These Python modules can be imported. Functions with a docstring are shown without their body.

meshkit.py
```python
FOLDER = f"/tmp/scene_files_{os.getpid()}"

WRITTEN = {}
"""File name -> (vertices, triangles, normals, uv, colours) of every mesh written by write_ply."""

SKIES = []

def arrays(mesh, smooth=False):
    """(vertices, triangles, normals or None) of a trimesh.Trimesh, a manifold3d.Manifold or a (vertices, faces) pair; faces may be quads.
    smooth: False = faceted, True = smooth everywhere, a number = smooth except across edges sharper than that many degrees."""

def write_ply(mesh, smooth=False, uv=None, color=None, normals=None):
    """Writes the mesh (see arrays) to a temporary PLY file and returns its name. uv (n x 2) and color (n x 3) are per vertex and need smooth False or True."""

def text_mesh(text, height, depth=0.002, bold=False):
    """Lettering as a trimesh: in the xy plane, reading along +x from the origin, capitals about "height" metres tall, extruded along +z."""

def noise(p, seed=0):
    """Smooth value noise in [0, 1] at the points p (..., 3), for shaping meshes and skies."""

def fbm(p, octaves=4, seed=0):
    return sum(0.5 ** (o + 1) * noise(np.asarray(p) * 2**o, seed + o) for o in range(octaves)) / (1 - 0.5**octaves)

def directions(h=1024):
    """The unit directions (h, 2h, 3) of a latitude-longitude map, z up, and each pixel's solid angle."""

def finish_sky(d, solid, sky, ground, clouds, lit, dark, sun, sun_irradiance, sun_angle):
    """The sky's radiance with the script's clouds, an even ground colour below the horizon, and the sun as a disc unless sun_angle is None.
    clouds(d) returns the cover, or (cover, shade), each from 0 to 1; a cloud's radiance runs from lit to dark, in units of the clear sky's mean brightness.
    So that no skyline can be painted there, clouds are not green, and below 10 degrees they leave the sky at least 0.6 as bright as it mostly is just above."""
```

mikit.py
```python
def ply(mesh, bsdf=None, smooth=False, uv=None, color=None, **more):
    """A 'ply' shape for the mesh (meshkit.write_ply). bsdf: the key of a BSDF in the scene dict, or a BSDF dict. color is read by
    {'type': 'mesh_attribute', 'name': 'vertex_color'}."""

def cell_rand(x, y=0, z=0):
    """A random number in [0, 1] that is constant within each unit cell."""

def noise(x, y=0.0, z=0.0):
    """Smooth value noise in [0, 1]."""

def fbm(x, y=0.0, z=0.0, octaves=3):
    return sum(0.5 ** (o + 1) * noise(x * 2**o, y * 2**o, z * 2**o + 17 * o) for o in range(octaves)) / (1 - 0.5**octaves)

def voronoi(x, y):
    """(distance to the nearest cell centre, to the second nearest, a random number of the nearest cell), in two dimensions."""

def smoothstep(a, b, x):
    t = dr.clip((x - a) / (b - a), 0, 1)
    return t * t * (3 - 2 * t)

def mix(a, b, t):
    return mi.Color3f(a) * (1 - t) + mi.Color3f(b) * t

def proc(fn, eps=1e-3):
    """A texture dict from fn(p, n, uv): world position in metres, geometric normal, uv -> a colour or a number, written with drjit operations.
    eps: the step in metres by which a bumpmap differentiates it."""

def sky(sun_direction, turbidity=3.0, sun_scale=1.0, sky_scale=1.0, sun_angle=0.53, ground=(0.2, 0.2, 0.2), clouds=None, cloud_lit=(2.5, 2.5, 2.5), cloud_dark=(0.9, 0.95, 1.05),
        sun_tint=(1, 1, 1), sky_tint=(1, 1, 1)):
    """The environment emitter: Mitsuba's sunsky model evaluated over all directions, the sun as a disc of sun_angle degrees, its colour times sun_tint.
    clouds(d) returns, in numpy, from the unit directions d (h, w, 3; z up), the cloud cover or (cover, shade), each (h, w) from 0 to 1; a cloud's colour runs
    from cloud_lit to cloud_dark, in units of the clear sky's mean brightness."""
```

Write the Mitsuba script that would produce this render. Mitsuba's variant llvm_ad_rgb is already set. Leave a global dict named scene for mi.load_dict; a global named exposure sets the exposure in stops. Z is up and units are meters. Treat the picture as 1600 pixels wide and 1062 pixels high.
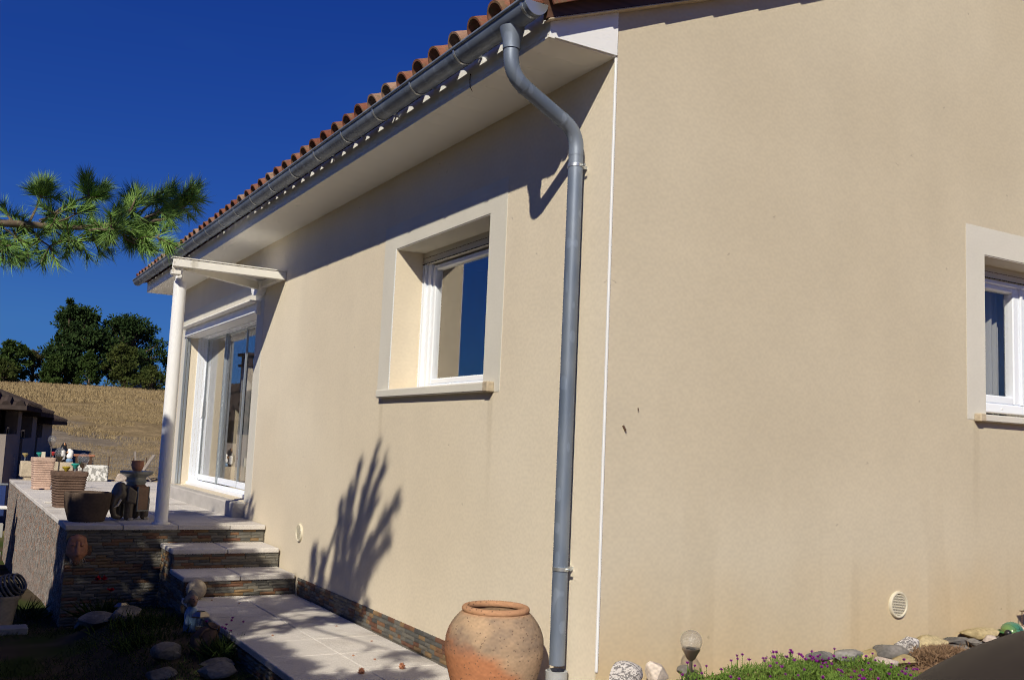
import math, random
import numpy as np, trimesh, drjit as dr, mitsuba as mi, mikit, meshkit
import manifold3d as m3
from shapely.geometry import Polygon, box as sbox
from mikit import noise, fbm, voronoi, cell_rand, smoothstep, mix

T = mi.ScalarTransform4f
rng = np.random.default_rng(7)
scene, labels = {}, {}

# ------------------------------------------------------------------ camera, sky, exposure
CAM = np.array([-2.9199, -4.0854, 1.0680])
_yaw, _pit, _rol = 0.52294, 0.10945, 0.04316
FW = np.array([math.sin(_yaw) * math.cos(_pit), math.cos(_yaw) * math.cos(_pit), math.sin(_pit)])
_r = np.array([math.cos(_yaw), -math.sin(_yaw), 0.0])
_u = np.cross(_r, FW)
UP = -_r * math.sin(_rol) + _u * math.cos(_rol)
scene['camera'] = dict(type='perspective', fov=2 * math.degrees(math.atan(800 / 1526.67)), fov_axis='x', near_clip=0.05, far_clip=3000.0,
                       to_world=T().look_at(origin=CAM.tolist(), target=(CAM + FW).tolist(), up=UP.tolist()))
SUN = (-0.90, -1.0, 0.93)


def veil(d):
    """thin haze that thickens towards the horizon all round, and a few faint wisps"""
    z = np.clip(d[..., 2], 0, 1)
    w = meshkit.fbm(np.stack([d[..., 0] * 2.2 + d[..., 1] * 1.2, d[..., 1] * 6, z * 9], -1), 4, 2)
    return np.clip(0.60 * np.exp(-z / .125) + .07 * np.clip((w - .52) / .2, 0, 1) * np.exp(-z / .5), 0, 1)


scene['sky'] = mikit.sky(SUN, clouds=veil, cloud_lit=(1.05, 3.1, 4.6), turbidity=3.0, sky_scale=0.31, sky_tint=(0.14, 0.47, 1.88), sun_tint=(0.88, 1.0, 1.16), ground=(0.07, 0.06, 0.04))
exposure = 1.95


# ------------------------------------------------------------------ helpers
def unique(key):
    if key not in used:
        used.add(key); return key
    i = 1
    while f'{key}_{i:03d}' in used:
        i += 1
    used.add(f'{key}_{i:03d}')
    return f'{key}_{i:03d}'


used = set()
CACHE = {}


def thing(name, label, cat, group=None):
    k = unique(name)
    labels[k] = {'label': label, 'category': cat}
    if group:
        labels[k]['group'] = group
    return k


def put(name, mesh, bsdf, parent=None, smooth=False, to=None, label=None, kind=None, **more):
    k = unique((parent + '__' if parent else '') + name)
    if isinstance(mesh, dict):
        d = dict(mesh)
        d['bsdf'] = {'type': 'ref', 'id': bsdf}
    else:
        d = mikit.ply(mesh, bsdf, smooth=smooth, **more)
    if to is not None:
        d['to_world'] = to
    scene[k] = d
    if label or kind:
        labels.setdefault(k, {})
        if label: labels[k]['label'] = label
        if kind: labels[k]['kind'] = kind
    return k


def struct(name, mesh, bsdf, smooth=False, label=None, kind='structure', **more):
    return put(name, mesh, bsdf, None, smooth, label=label, kind=kind, **more)


def cat(*ms):
    return trimesh.util.concatenate([m for m in ms if m is not None])


def box(x0, x1, y0, y1, z0, z1):
    m = trimesh.creation.box((x1 - x0, y1 - y0, z1 - z0))
    m.apply_translation(((x0 + x1) / 2, (y0 + y1) / 2, (z0 + z1) / 2))
    return m


def cbox(x0, x1, y0, y1, z0, z1, b=0.006):
    """box with bevelled edges"""
    c = np.array([(x0 + x1) / 2, (y0 + y1) / 2, (z0 + z1) / 2]); h = np.array([x1 - x0, y1 - y0, z1 - z0]) / 2
    b = min(b, h.min() * 0.8)
    pts = []
    for s in np.ndindex(2, 2, 2):
        sg = np.array(s) * 2 - 1
        for a in range(3):
            q = h - b; q[a] = h[a]
            pts.append(c + sg * q)
    return trimesh.convex.convex_hull(np.array(pts))


def frame_of(d):
    d = np.asarray(d, float); d = d / np.linalg.norm(d)
    a = np.cross(d, [0, 0, 1.0] if abs(d[2]) < 0.9 else [1.0, 0, 0]); a /= np.linalg.norm(a)
    return d, a, np.cross(d, a)


def tube(points, radii, sides=12, cap=True):
    p = np.asarray(points, float); n = len(p)
    radii = np.broadcast_to(np.asarray(radii, float), (n,))
    t = np.gradient(p, axis=0); t /= np.linalg.norm(t, axis=1, keepdims=True) + 1e-12
    a = np.zeros_like(p)
    _, a0, _ = frame_of(t[0]); a[0] = a0
    for i in range(1, n):
        v = a[i - 1] - t[i] * (a[i - 1] @ t[i]); a[i] = v / np.linalg.norm(v)
    b = np.cross(t, a); ang = np.arange(sides) * 2 * np.pi / sides
    v = p[:, None] + radii[:, None, None] * (np.cos(ang)[None, :, None] * a[:, None] + np.sin(ang)[None, :, None] * b[:, None])
    v = v.reshape(-1, 3)
    i, j = np.meshgrid(np.arange(n - 1), np.arange(sides), indexing='ij')
    q = np.stack([i * sides + j, i * sides + (j + 1) % sides, (i + 1) * sides + (j + 1) % sides, (i + 1) * sides + j], -1).reshape(-1, 4)
    f = np.vstack([q[:, [0, 1, 2]], q[:, [0, 2, 3]]])
    if cap:
        v = np.vstack([v, p[:1], p[-1:]]); k = np.arange(sides)
        f = np.vstack([f, np.stack([(k + 1) % sides, k, k * 0 + n * sides], 1), np.stack([(n - 1) * sides + k, (n - 1) * sides + (k + 1) % sides, k * 0 + n * sides + 1], 1)])
    return trimesh.Trimesh(v, f, process=False)


def lathe(profile, center=(0, 0, 0), seg=48, sq=None):
    """profile: (r, z) list, revolved about z; sq: superellipse power for squarish pots"""
    p = np.asarray(profile, float); ang = np.arange(seg) * 2 * np.pi / seg
    c, s = np.cos(ang), np.sin(ang)
    if sq:
        k = (np.abs(c) ** sq + np.abs(s) ** sq) ** (-1 / sq); c, s = c * k, s * k
    v = np.stack([p[:, None, 0] * c, p[:, None, 0] * s, np.broadcast_to(p[:, None, 1], (len(p), seg))], -1).reshape(-1, 3) + np.asarray(center)
    i, j = np.meshgrid(np.arange(len(p) - 1), np.arange(seg), indexing='ij')
    q = np.stack([i * seg + j, i * seg + (j + 1) % seg, (i + 1) * seg + (j + 1) % seg, (i + 1) * seg + j], -1).reshape(-1, 4)
    return trimesh.Trimesh(v, np.vstack([q[:, [0, 1, 2]], q[:, [0, 2, 3]]]), process=False)


def prism(poly, axis, a, b):
    """shapely polygon in the two other axes, extruded along axis from a to b. axis 0: (y,z); axis 1: (x,z); axis 2: (x,y)"""
    m = trimesh.creation.extrude_polygon(poly, b - a, engine='earcut')
    v = m.vertices.copy()
    if axis == 0: w = np.stack([v[:, 2] + a, v[:, 0], v[:, 1]], 1)
    elif axis == 1: w = np.stack([v[:, 0], v[:, 2] + a, v[:, 1]], 1)
    else: w = np.stack([v[:, 0], v[:, 1], v[:, 2] + a], 1)
    f = m.faces if axis != 1 else m.faces[:, ::-1]
    return trimesh.Trimesh(w, f, process=False)


def blob(spheres, edge=0.02, smooth_it=8, bones=()):
    """hulls of sphere pairs joined and smoothed; spheres: {name:(x,y,z,r)}, bones: [(a,b,..)]"""
    S = {k: m3.Manifold.sphere(v[3], 20).translate(v[:3]) for k, v in spheres.items()}
    m = m3.Manifold()
    for b in bones:
        m = m + m3.Manifold.batch_hull([S[k] for k in b])
    m = m.refine_to_length(edge)
    me = m.to_mesh(); t = trimesh.Trimesh(me.vert_properties[:, :3], me.tri_verts, process=True)
    if smooth_it:
        trimesh.smoothing.filter_taubin(t, iterations=smooth_it)
    return t


def rock(seed, dims, sub=3, rough=0.22, cuts=11):
    g = np.random.default_rng(seed)
    m = trimesh.creation.icosphere(sub); v = m.vertices.copy()
    for _ in range(cuts):
        n = g.normal(size=3); n /= np.linalg.norm(n); d = g.uniform(.52, .82)
        over = v @ n - d
        v -= np.where(over > 0, over, 0)[:, None] * n * .92
    v *= 1 + rough * (meshkit.fbm(v * 1.6 + seed * 3.1, 4, seed) - .5)[:, None]
    v *= np.asarray(dims) / 2
    return trimesh.Trimesh(v, m.faces, process=False)


def cards(base, direc, length, width, g, bend=0.0, two=False):
    """thin blades: one triangle each (or a bent pair), as one mesh"""
    n = len(base)
    d = direc / (np.linalg.norm(direc, axis=1, keepdims=True) + 1e-9)
    s = np.cross(d, g.normal(size=(n, 3))); s /= np.linalg.norm(s, axis=1, keepdims=True) + 1e-9
    length = np.broadcast_to(length, (n,))[:, None]; width = np.broadcast_to(width, (n,))[:, None]
    tip = base + d * length + np.array([0, 0, -1.0]) * bend * length
    if two:
        mid = base + d * length * .5 + np.array([0, 0, -1.0]) * bend * length * .2
        v = np.stack([base, mid + s * width / 2, tip, mid - s * width / 2], 1).reshape(-1, 3)
        k = np.arange(n)[:, None] * 4
        f = np.vstack([k + [0, 1, 2], k + [0, 2, 3]])
    else:
        v = np.stack([base + s * width / 2, base - s * width / 2, tip], 1).reshape(-1, 3)
        f = np.arange(3 * n).reshape(-1, 3)
    return trimesh.Trimesh(v, f, process=False)


def rotz(deg): return T().rotate([0, 0, 1], deg)


# ------------------------------------------------------------------ materials
def two(b): return {'type': 'twosided', 'bsdf': b}
def rgb(*c): return {'type': 'rgb', 'value': list(c)}
def lay(c): return {'type': 'rgb', 'value': list(c)} if not isinstance(c, dict) else c


def principled(key, color, rough=.6, spec=.4, metal=0.0, bump=None, bscale=1.0, **more):
    b = {'type': 'principled', 'base_color': lay(color), 'roughness': rough, 'specular': spec, 'metallic': metal, **more}
    if bump is not None:
        b = {'type': 'bumpmap', 'arbitrary': bump, 'bsdf': b, 'scale': bscale}
    scene[key] = two(b)


def diffuse(key, color, bump=None, bscale=1.0):
    b = {'type': 'diffuse', 'reflectance': lay(color)}
    if bump is not None:
        b = {'type': 'bumpmap', 'arbitrary': bump, 'bsdf': b, 'scale': bscale}
    scene[key] = two(b)


def f_plaster(p, n, uv):
    big = fbm(p.x * .5 + 3, p.y * .5, p.z * .45)
    streak = fbm(p.x * 5, p.y * 5, p.z * .35, 2)
    fine = noise(p.x * 70, p.y * 70, p.z * 70)
    mott = fbm(p.x * 3.2, p.y * 3.2 + 9, p.z * 3.2)
    c = mix((.535, .462, .362), (.575, .505, .405), smoothstep(.3, .7, big))
    c = c * (.94 + .05 * streak + .06 * mott) * (.96 + .08 * fine)
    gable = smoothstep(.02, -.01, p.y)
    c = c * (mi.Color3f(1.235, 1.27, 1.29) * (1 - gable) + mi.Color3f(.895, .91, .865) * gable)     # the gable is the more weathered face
    foot = smoothstep(.62, -.08, p.z + .5 * (fbm(p.x * 2.4, 0, p.z * 1.2) - .5)) * gable
    c = mix(c, c * mi.Color3f(1.0, .87, .68), foot)
    drip = smoothstep(.57, .72, fbm(p.x * 7, 4, p.z * .5, 2)) * smoothstep(1.3, .2, p.z) * gable
    c = mix(c, c * mi.Color3f(.88, .86, .83), drip * .6)
    def run(t, z0, w, ln): return smoothstep(w, w * .2, dr.abs(t + .02 * (noise(p.z * 5, z0) - .5))) * smoothstep(z0 - ln, z0 - .02, p.z) * smoothstep(z0 + .02, z0, p.z) * (.5 + .5 * noise(t * 160, p.z * 3))
    st = run(p.x - 3.02, 1.37, .05, 1.0) * gable + (run(p.y - 1.21, 1.40, .05, .9) + run(p.y - 2.95, 1.40, .05, .7)) * (1 - gable)
    c = mix(c, c * mi.Color3f(.80, .78, .74), dr.minimum(st, 1) * .65)
    va, vb_, vk = voronoi(p.x * 1.7 + p.y * 1.9 + .06 * noise(p.z * 90), p.z * 1.8)
    spk = smoothstep(.17, .08, va * 9) * smoothstep(.62, .66, vk)
    c = mix(c, (.16, .12, .085), spk * .3)
    return c


def f_plaster_b(p, n, uv):
    return noise(p.x * 120, p.y * 120, p.z * 120) * .6 + noise(p.x * 230, p.y * 230, p.z * 230) * .4


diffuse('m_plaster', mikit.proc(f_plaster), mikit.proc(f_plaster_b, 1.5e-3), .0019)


def f_band(p, n, uv):
    return mi.Color3f(.615, .595, .54) * (.92 + .10 * fbm(p.x * 4, p.y * 4, p.z * 2) + .05 * noise(p.x * 90, p.y * 90, p.z * 90))


diffuse('m_band', mikit.proc(f_band))


def f_white(p, n, uv):
    return mi.Color3f(.74, .75, .77) * (.94 + .08 * fbm(p.x * 3, p.y * 3, p.z * 3))


def f_oldwhite(p, n, uv):
    d = smoothstep(.5, .72, fbm(p.x * 14, p.y * 14, p.z * 14)) * smoothstep(-.75, -1.1, p.x) * smoothstep(2.5, 2.7, p.z)
    return mix((.74, .73, .69), (.36, .33, .26), d) * (.95 + .07 * noise(p.x * 30, p.y * 30, p.z * 8))


principled('m_white', mikit.proc(f_white), .45, .4)
principled('m_pvc', (.70, .74, .81), .32, .5)
principled('m_oldwhite', mikit.proc(f_oldwhite), .5, .4)
principled('m_soffit', (.74, .725, .68), .5, .35)
principled('m_alu', (.50, .54, .56), .3, .5, .7)
principled('m_shutter', (.52, .50, .46), .5, .4)
principled('m_darkgap', (.015, .015, .017), .6)


def f_zinc(p, n, uv):
    w = fbm(p.x * 7, p.y * 2.5, p.z * 3)
    sp = smoothstep(.66, .74, noise(p.x * 26, p.y * 26, p.z * 12))
    return mix((.125, .16, .225), (.19, .225, .285), smoothstep(.25, .75, w)) * (1 + .25 * sp) * (.85 + .3 * noise(p.x * 14, p.y * 14, p.z * 1.2))


principled('m_zinc', mikit.proc(f_zinc), .5, .5, .35)
principled('m_galva', (.52, .55, .57), .35, .5, .8)
principled('m_pvcgrey', (.33, .345, .36), .45, .4)


def f_tile(p, n, uv):
    k = cell_rand(dr.floor((p.y + .006) / .2483), dr.floor((p.x + .49) / .345))
    k2 = cell_rand(dr.floor((p.y + .006) / .2483) + 77, dr.floor((p.x + .49) / .345))
    c = mix((.185, .07, .047), (.26, .12, .08), k)
    c = mix(c, (.32, .21, .155), smoothstep(.72, .95, k2))
    li = smoothstep(.52, .66, fbm(p.x * 26, p.y * 26, p.z * 26))
    c = mix(c, (.16, .13, .08), li * .6)
    return c * (.8 + .35 * noise(p.x * 60, p.y * 60, p.z * 60))


diffuse('m_tile', mikit.proc(f_tile))


def f_brownwood(p, n, uv):
    return mi.Color3f(.10, .052, .032) * (.7 + .6 * noise(p.x * 3, p.y * 60, p.z * 60))


principled('m_brownwood', mikit.proc(f_brownwood), .5, .4)


def f_slab(p, n, uv):
    grain = noise(p.x * 160, p.y * 160, p.z * 160)
    t = cell_rand(dr.floor(p.x * 2 + 8), dr.floor(p.y * 2 + .4), 2)
    dirt = smoothstep(.5, .8, fbm(p.x * 2.2, p.y * 2.2, 1.0))
    c = mix((.55, .525, .505), (.62, .595, .57), t)
    return mix(c, (.33, .30, .27), dirt * .5) * (.84 + .3 * grain)


diffuse('m_slab', mikit.proc(f_slab))
diffuse('m_mortar', (.17, .155, .14))
diffuse('m_cement', mikit.proc(lambda p, n, uv: mi.Color3f(.46, .44, .42) * (.75 + .4 * fbm(p.x * 4, p.y * 4, p.z * 9) + .1 * noise(p.x * 110, p.y * 110, p.z * 110))))


def f_slate(p, n, uv):
    return .72 + .55 * noise(p.x * 34, p.y * 34, p.z * 70)


SLATE = [(.13, .122, .105), (.09, .088, .08), (.175, .16, .13), (.165, .09, .05), (.13, .064, .04), (.195, .128, .066), (.11, .108, .096), (.065, .064, .06)]
for i, c in enumerate(SLATE):
    principled(f'm_slate{i}', mikit.proc((lambda c: lambda p, n, uv: mi.Color3f(*c) * (.65 + .35 * noise(p.x * 30, p.y * 30, p.z * 60) + .35 * fbm(p.x * 11, p.y * 11, p.z * 25, 2)))(c)), .55, .35)


def f_peb(p, n, uv):
    a, b, k = voronoi((p.y) * 36, p.z * 36)
    c = mix((.12, .112, .105), (.46, .42, .385), k)
    c = mix(c, (.34, .19, .13), smoothstep(.82, .86, k))
    return c * (.45 + .55 * smoothstep(.0, .22, b - a))


def f_peb_b(p, n, uv):
    a, b, k = voronoi((p.y) * 36, p.z * 36)
    return smoothstep(0., .35, b - a)


diffuse('m_pebble', mikit.proc(f_peb), mikit.proc(f_peb_b, 2e-3), .006)


def f_ground(p, n, uv):
    near = smoothstep(16.5, 18.5, p.y)
    soil = mix((.055, .042, .03), (.10, .08, .055), fbm(p.x * 5, p.y * 5, 0))
    soil = mix(soil, (.045, .06, .02), smoothstep(.45, .65, fbm(p.x * 1.7 + 5, p.y * 1.7, 0)))
    s = fbm(p.x * .35, p.y * .12, 3, 4)
    s2 = noise(p.x * 3.2, p.y * .8, 0)
    dry = mix((.215, .16, .09), (.33, .25, .14), smoothstep(.3, .7, s) * .7 + .3 * s2)
    band = smoothstep(.5, .62, fbm(p.x * .09 + 7, p.y * .055 + 2, 1, 3))
    dry = mix(dry, (.17, .115, .055), band * .6)
    dry = dry * (.55 + .9 * noise(p.x * 9, p.y * 4, 0) * noise(p.x * 2.3, p.y * 1.1, 7) + .35 * noise(p.x * 30, p.y * 12, 0))
    gr = smoothstep(.50, .60, fbm(p.x * .16 + 1, p.y * .10 + 31, 5, 3)) * smoothstep(64, 40, p.y) * smoothstep(17, 24, p.y)
    dry = mix(dry, mi.Color3f(.17, .155, .145) * (.7 + .6 * noise(p.x * 4, p.y * 4, 0)), gr * .6)
    lawn = mix((.22, .145, .075), (.15, .12, .055), fbm(p.x * 2, p.y * 2, 8))
    soil = mix(soil, lawn, smoothstep(1.6, .4, p.y + .5 * (fbm(p.x * 2, p.y * 2, 3) - .5)))
    return mix(soil, dry, near)


diffuse('m_ground', mikit.proc(f_ground))


def f_soil(p, n, uv):
    return mix((.16, .10, .06), (.27, .18, .115), fbm(p.x * 12, p.y * 12, p.z * 12)) * (.6 + .7 * noise(p.x * 70, p.y * 70, p.z * 70))


diffuse('m_soil', mikit.proc(f_soil))


def f_jar(p, n, uv):
    x, y, z = p.x + .35, p.y - .42, p.z
    f1 = fbm(x * 7 + 2, y * 7, z * 7 + 1)
    u = .83 * x - .55 * y          # runs left to right as seen from the path
    red = smoothstep(-.05, .05, (.04 - z) + .20 * (f1 - .5) - .45 * (u + .03)) * smoothstep(-.19, -.10, -u)
    c = mix((.47, .325, .21), (.42, .30, .195), fbm(x * 3, y * 3, z * 14))
    c = mix(c, (.43, .175, .085), red * .9)
    c = mix(c, (.44, .22, .12), smoothstep(.205, .235, z) * .7)
    li = smoothstep(.40, .60, fbm(x * 5 + 9, y * 5, z * 5) + .10 * smoothstep(.0, -.2, u)) * smoothstep(.0, .09, z) * smoothstep(.235, .20, z)
    li = li * (.55 + .6 * noise(x * 55, y * 55, z * 55))
    c = mix(c, (.16, .13, .115), dr.minimum(li, 1) * .6)
    a, b, k = voronoi(u * 70 + 3, z * 70)
    sp = smoothstep(.30, .18, a) * smoothstep(.84, .90, k + .25 * (fbm(x * 5, y * 5, z * 5) - .3))
    c = mix(c, (.13, .09, .065), sp * .7)
    return c * (.85 + .25 * noise(x * 90, y * 90, z * 90))


diffuse('m_jar', mikit.proc(f_jar), mikit.proc(lambda p, n, uv: fbm(p.x * 60, p.y * 60, p.z * 60, 2) + .5 * noise(0, 0, p.z * 45), 2e-3), .002)


def f_terra(c):
    return mikit.proc(lambda p, n, uv: mi.Color3f(*c) * (.6 + .5 * fbm(p.x * 9, p.y * 9, p.z * 9) + .3 * noise(p.x * 60, p.y * 60, p.z * 60)))


diffuse('m_pot_dark', f_terra((.14, .095, .075)))
diffuse('m_pot_pale', f_terra((.50, .36, .29)))
diffuse('m_pot_bowl', f_terra((.10, .075, .06)))
diffuse('m_trough', f_terra((.46, .39, .29)))
diffuse('m_speck', mikit.proc(lambda p, n, uv: mix((.33, .33, .31), (.74, .74, .71), smoothstep(.42, .60, noise(p.x * 26, p.y * 26, p.z * 18) * .6 + .4 * noise(p.x * 60, p.y * 60, p.z * 40)))))
principled('m_terracotta', f_terra((.38, .17, .10)), .6, .3)
principled('m_elephant', f_terra((.10, .08, .055)), .25, .5)
principled('m_blanket', f_terra((.14, .065, .04)), .25, .5)
principled('m_glaze', f_terra((.20, .21, .19)), .2, .5)
principled('m_tusk', (.45, .42, .36), .3)
for nm, c in dict(teal=(.03, .30, .25), yellow=(.34, .26, .03), ochre=(.40, .31, .13), red=(.45, .04, .04), black=(.015, .015, .018), whitepaint=(.80, .79, .76),
                  blue=(.15, .26, .42), orange=(.55, .22, .05), cream=(.58, .54, .43), green=(.045, .15, .05), seagreen=(.12, .30, .22), bronze=(.10, .06, .04),
                  charcoal=(.045, .038, .032), skin=(.30, .17, .11)).items():
    principled('m_' + nm, c, .35, .5)
principled('m_steel', (.34, .30, .27), .28, .5, .9)
scene['m_glass'] = {'type': 'thindielectric', 'int_ior': 2.1}
scene['m_glass_plain'] = {'type': 'thindielectric', 'int_ior': 1.5}
scene['m_globe'] = {'type': 'blendbsdf', 'weight': mikit.proc(lambda p, n, uv: 0.045 + .13 * smoothstep(.16, .03, voronoi(p.x * 70 + p.y * 40, p.z * 70 + p.y * 30)[1] - voronoi(p.x * 70 + p.y * 40, p.z * 70 + p.y * 30)[0])),
                    'a': {'type': 'thindielectric', 'int_ior': 1.6}, 'b': two({'type': 'principled', 'base_color': rgb(.75, .78, .82), 'roughness': .08, 'specular': .8})}


def f_rock(c1, c2, s=9):
    return mikit.proc(lambda p, n, uv: mix(c1, c2, smoothstep(.3, .7, fbm(p.x * s, p.y * s, p.z * s * 1.6, 4))) * (.75 + .45 * noise(p.x * 85, p.y * 85, p.z * 85)))


diffuse('m_rock_grey', f_rock((.14, .14, .135), (.27, .26, .245)))
diffuse('m_rock_granite', mikit.proc(lambda p, n, uv: mix((.20, .19, .19), (.58, .55, .53), smoothstep(.35, .6, noise(p.x * 160, p.y * 160, p.z * 160) * .65 + .35 * noise(p.x * 70, p.y * 70, p.z * 70)))))
diffuse('m_rock_pink', f_rock((.40, .33, .29), (.60, .53, .47), 6))
diffuse('m_rock_ochre', f_rock((.30, .24, .13), (.48, .40, .24), 6))
diffuse('m_rock_slate', f_rock((.115, .11, .105), (.22, .205, .19), 7))


def f_bark(p, n, uv):
    return mix((.10, .075, .055), (.24, .19, .145), fbm(p.x * 22, p.y * 22, p.z * 14)) * (.7 + .5 * noise(p.x * 70, p.y * 70, p.z * 70))


diffuse('m_bark', mikit.proc(f_bark))
diffuse('m_needle', mikit.proc(lambda p, n, uv: mix((.10, .23, .065), (.31, .47, .13), noise(p.x * 11, p.y * 11, p.z * 11) * .55 + .45 * cell_rand(p.x * 300, p.y * 300, p.z * 300))))
for i, (c1, c2) in enumerate([((.016, .034, .014), (.045, .075, .025)), ((.022, .045, .012), (.065, .10, .03)), ((.032, .052, .016), (.085, .10, .03)), ((.045, .05, .02), (.10, .09, .04))]):
    diffuse(f'm_leaf{i}', mikit.proc((lambda c1, c2: lambda p, n, uv: mix(c1, c2, noise(p.x * 1.3, p.y * 1.3, p.z * 1.3)))(c1, c2)))
diffuse('m_dry', mikit.proc(lambda p, n, uv: mix((.20, .15, .08), (.38, .295, .165), noise(p.x * 1.1, p.y * .5, 2) * .6 + .4 * cell_rand(p.x * 9, p.y * 9))))
diffuse('m_bedleaf', mikit.proc(lambda p, n, uv: mix((.05, .11, .02), (.17, .25, .055), noise(p.x * 16, p.y * 16, p.z * 16) * .6 + .4 * cell_rand(p.x * 130, p.y * 130, p.z * 130))))
diffuse('m_petal', (.22, .02, .24))
diffuse('m_redpetal', (.42, .01, .03))
diffuse('m_blockwall', mikit.proc(lambda p, n, uv: mi.Color3f(.36, .355, .34) * (.7 + .5 * fbm(p.x * 6, p.y * 6, p.z * 6))))
diffuse('m_neighbour', mikit.proc(lambda p, n, uv: mi.Color3f(.52, .46, .37) * (.85 + .2 * fbm(p.x * 2, p.y * 2, p.z * 2))))
diffuse('m_neighbour_grey', mikit.proc(lambda p, n, uv: mi.Color3f(.30, .26, .235) * (.85 + .2 * fbm(p.x * 2, p.y * 2, p.z * 2))))
diffuse('m_oldtile', mikit.proc(lambda p, n, uv: mix((.075, .055, .05), (.055, .046, .043), noise(p.x * 3, p.y * 3, p.z * 3)) * (.7 + .6 * noise(p.x * 14, p.y * 14, p.z * 14))))
diffuse('m_oldwood', f_terra((.26, .23, .21)))
diffuse('m_room', (.30, .28, .26))
diffuse('m_curtain', (.26, .27, .28))
diffuse('m_screenblue', (.03, .05, .16))
principled('m_cover', mikit.proc(lambda p, n, uv: mi.Color3f(.036, .028, .021) * (.9 + .2 * noise(p.x * 40, p.y * 40, p.z * 40))), .55, .25)

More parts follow.
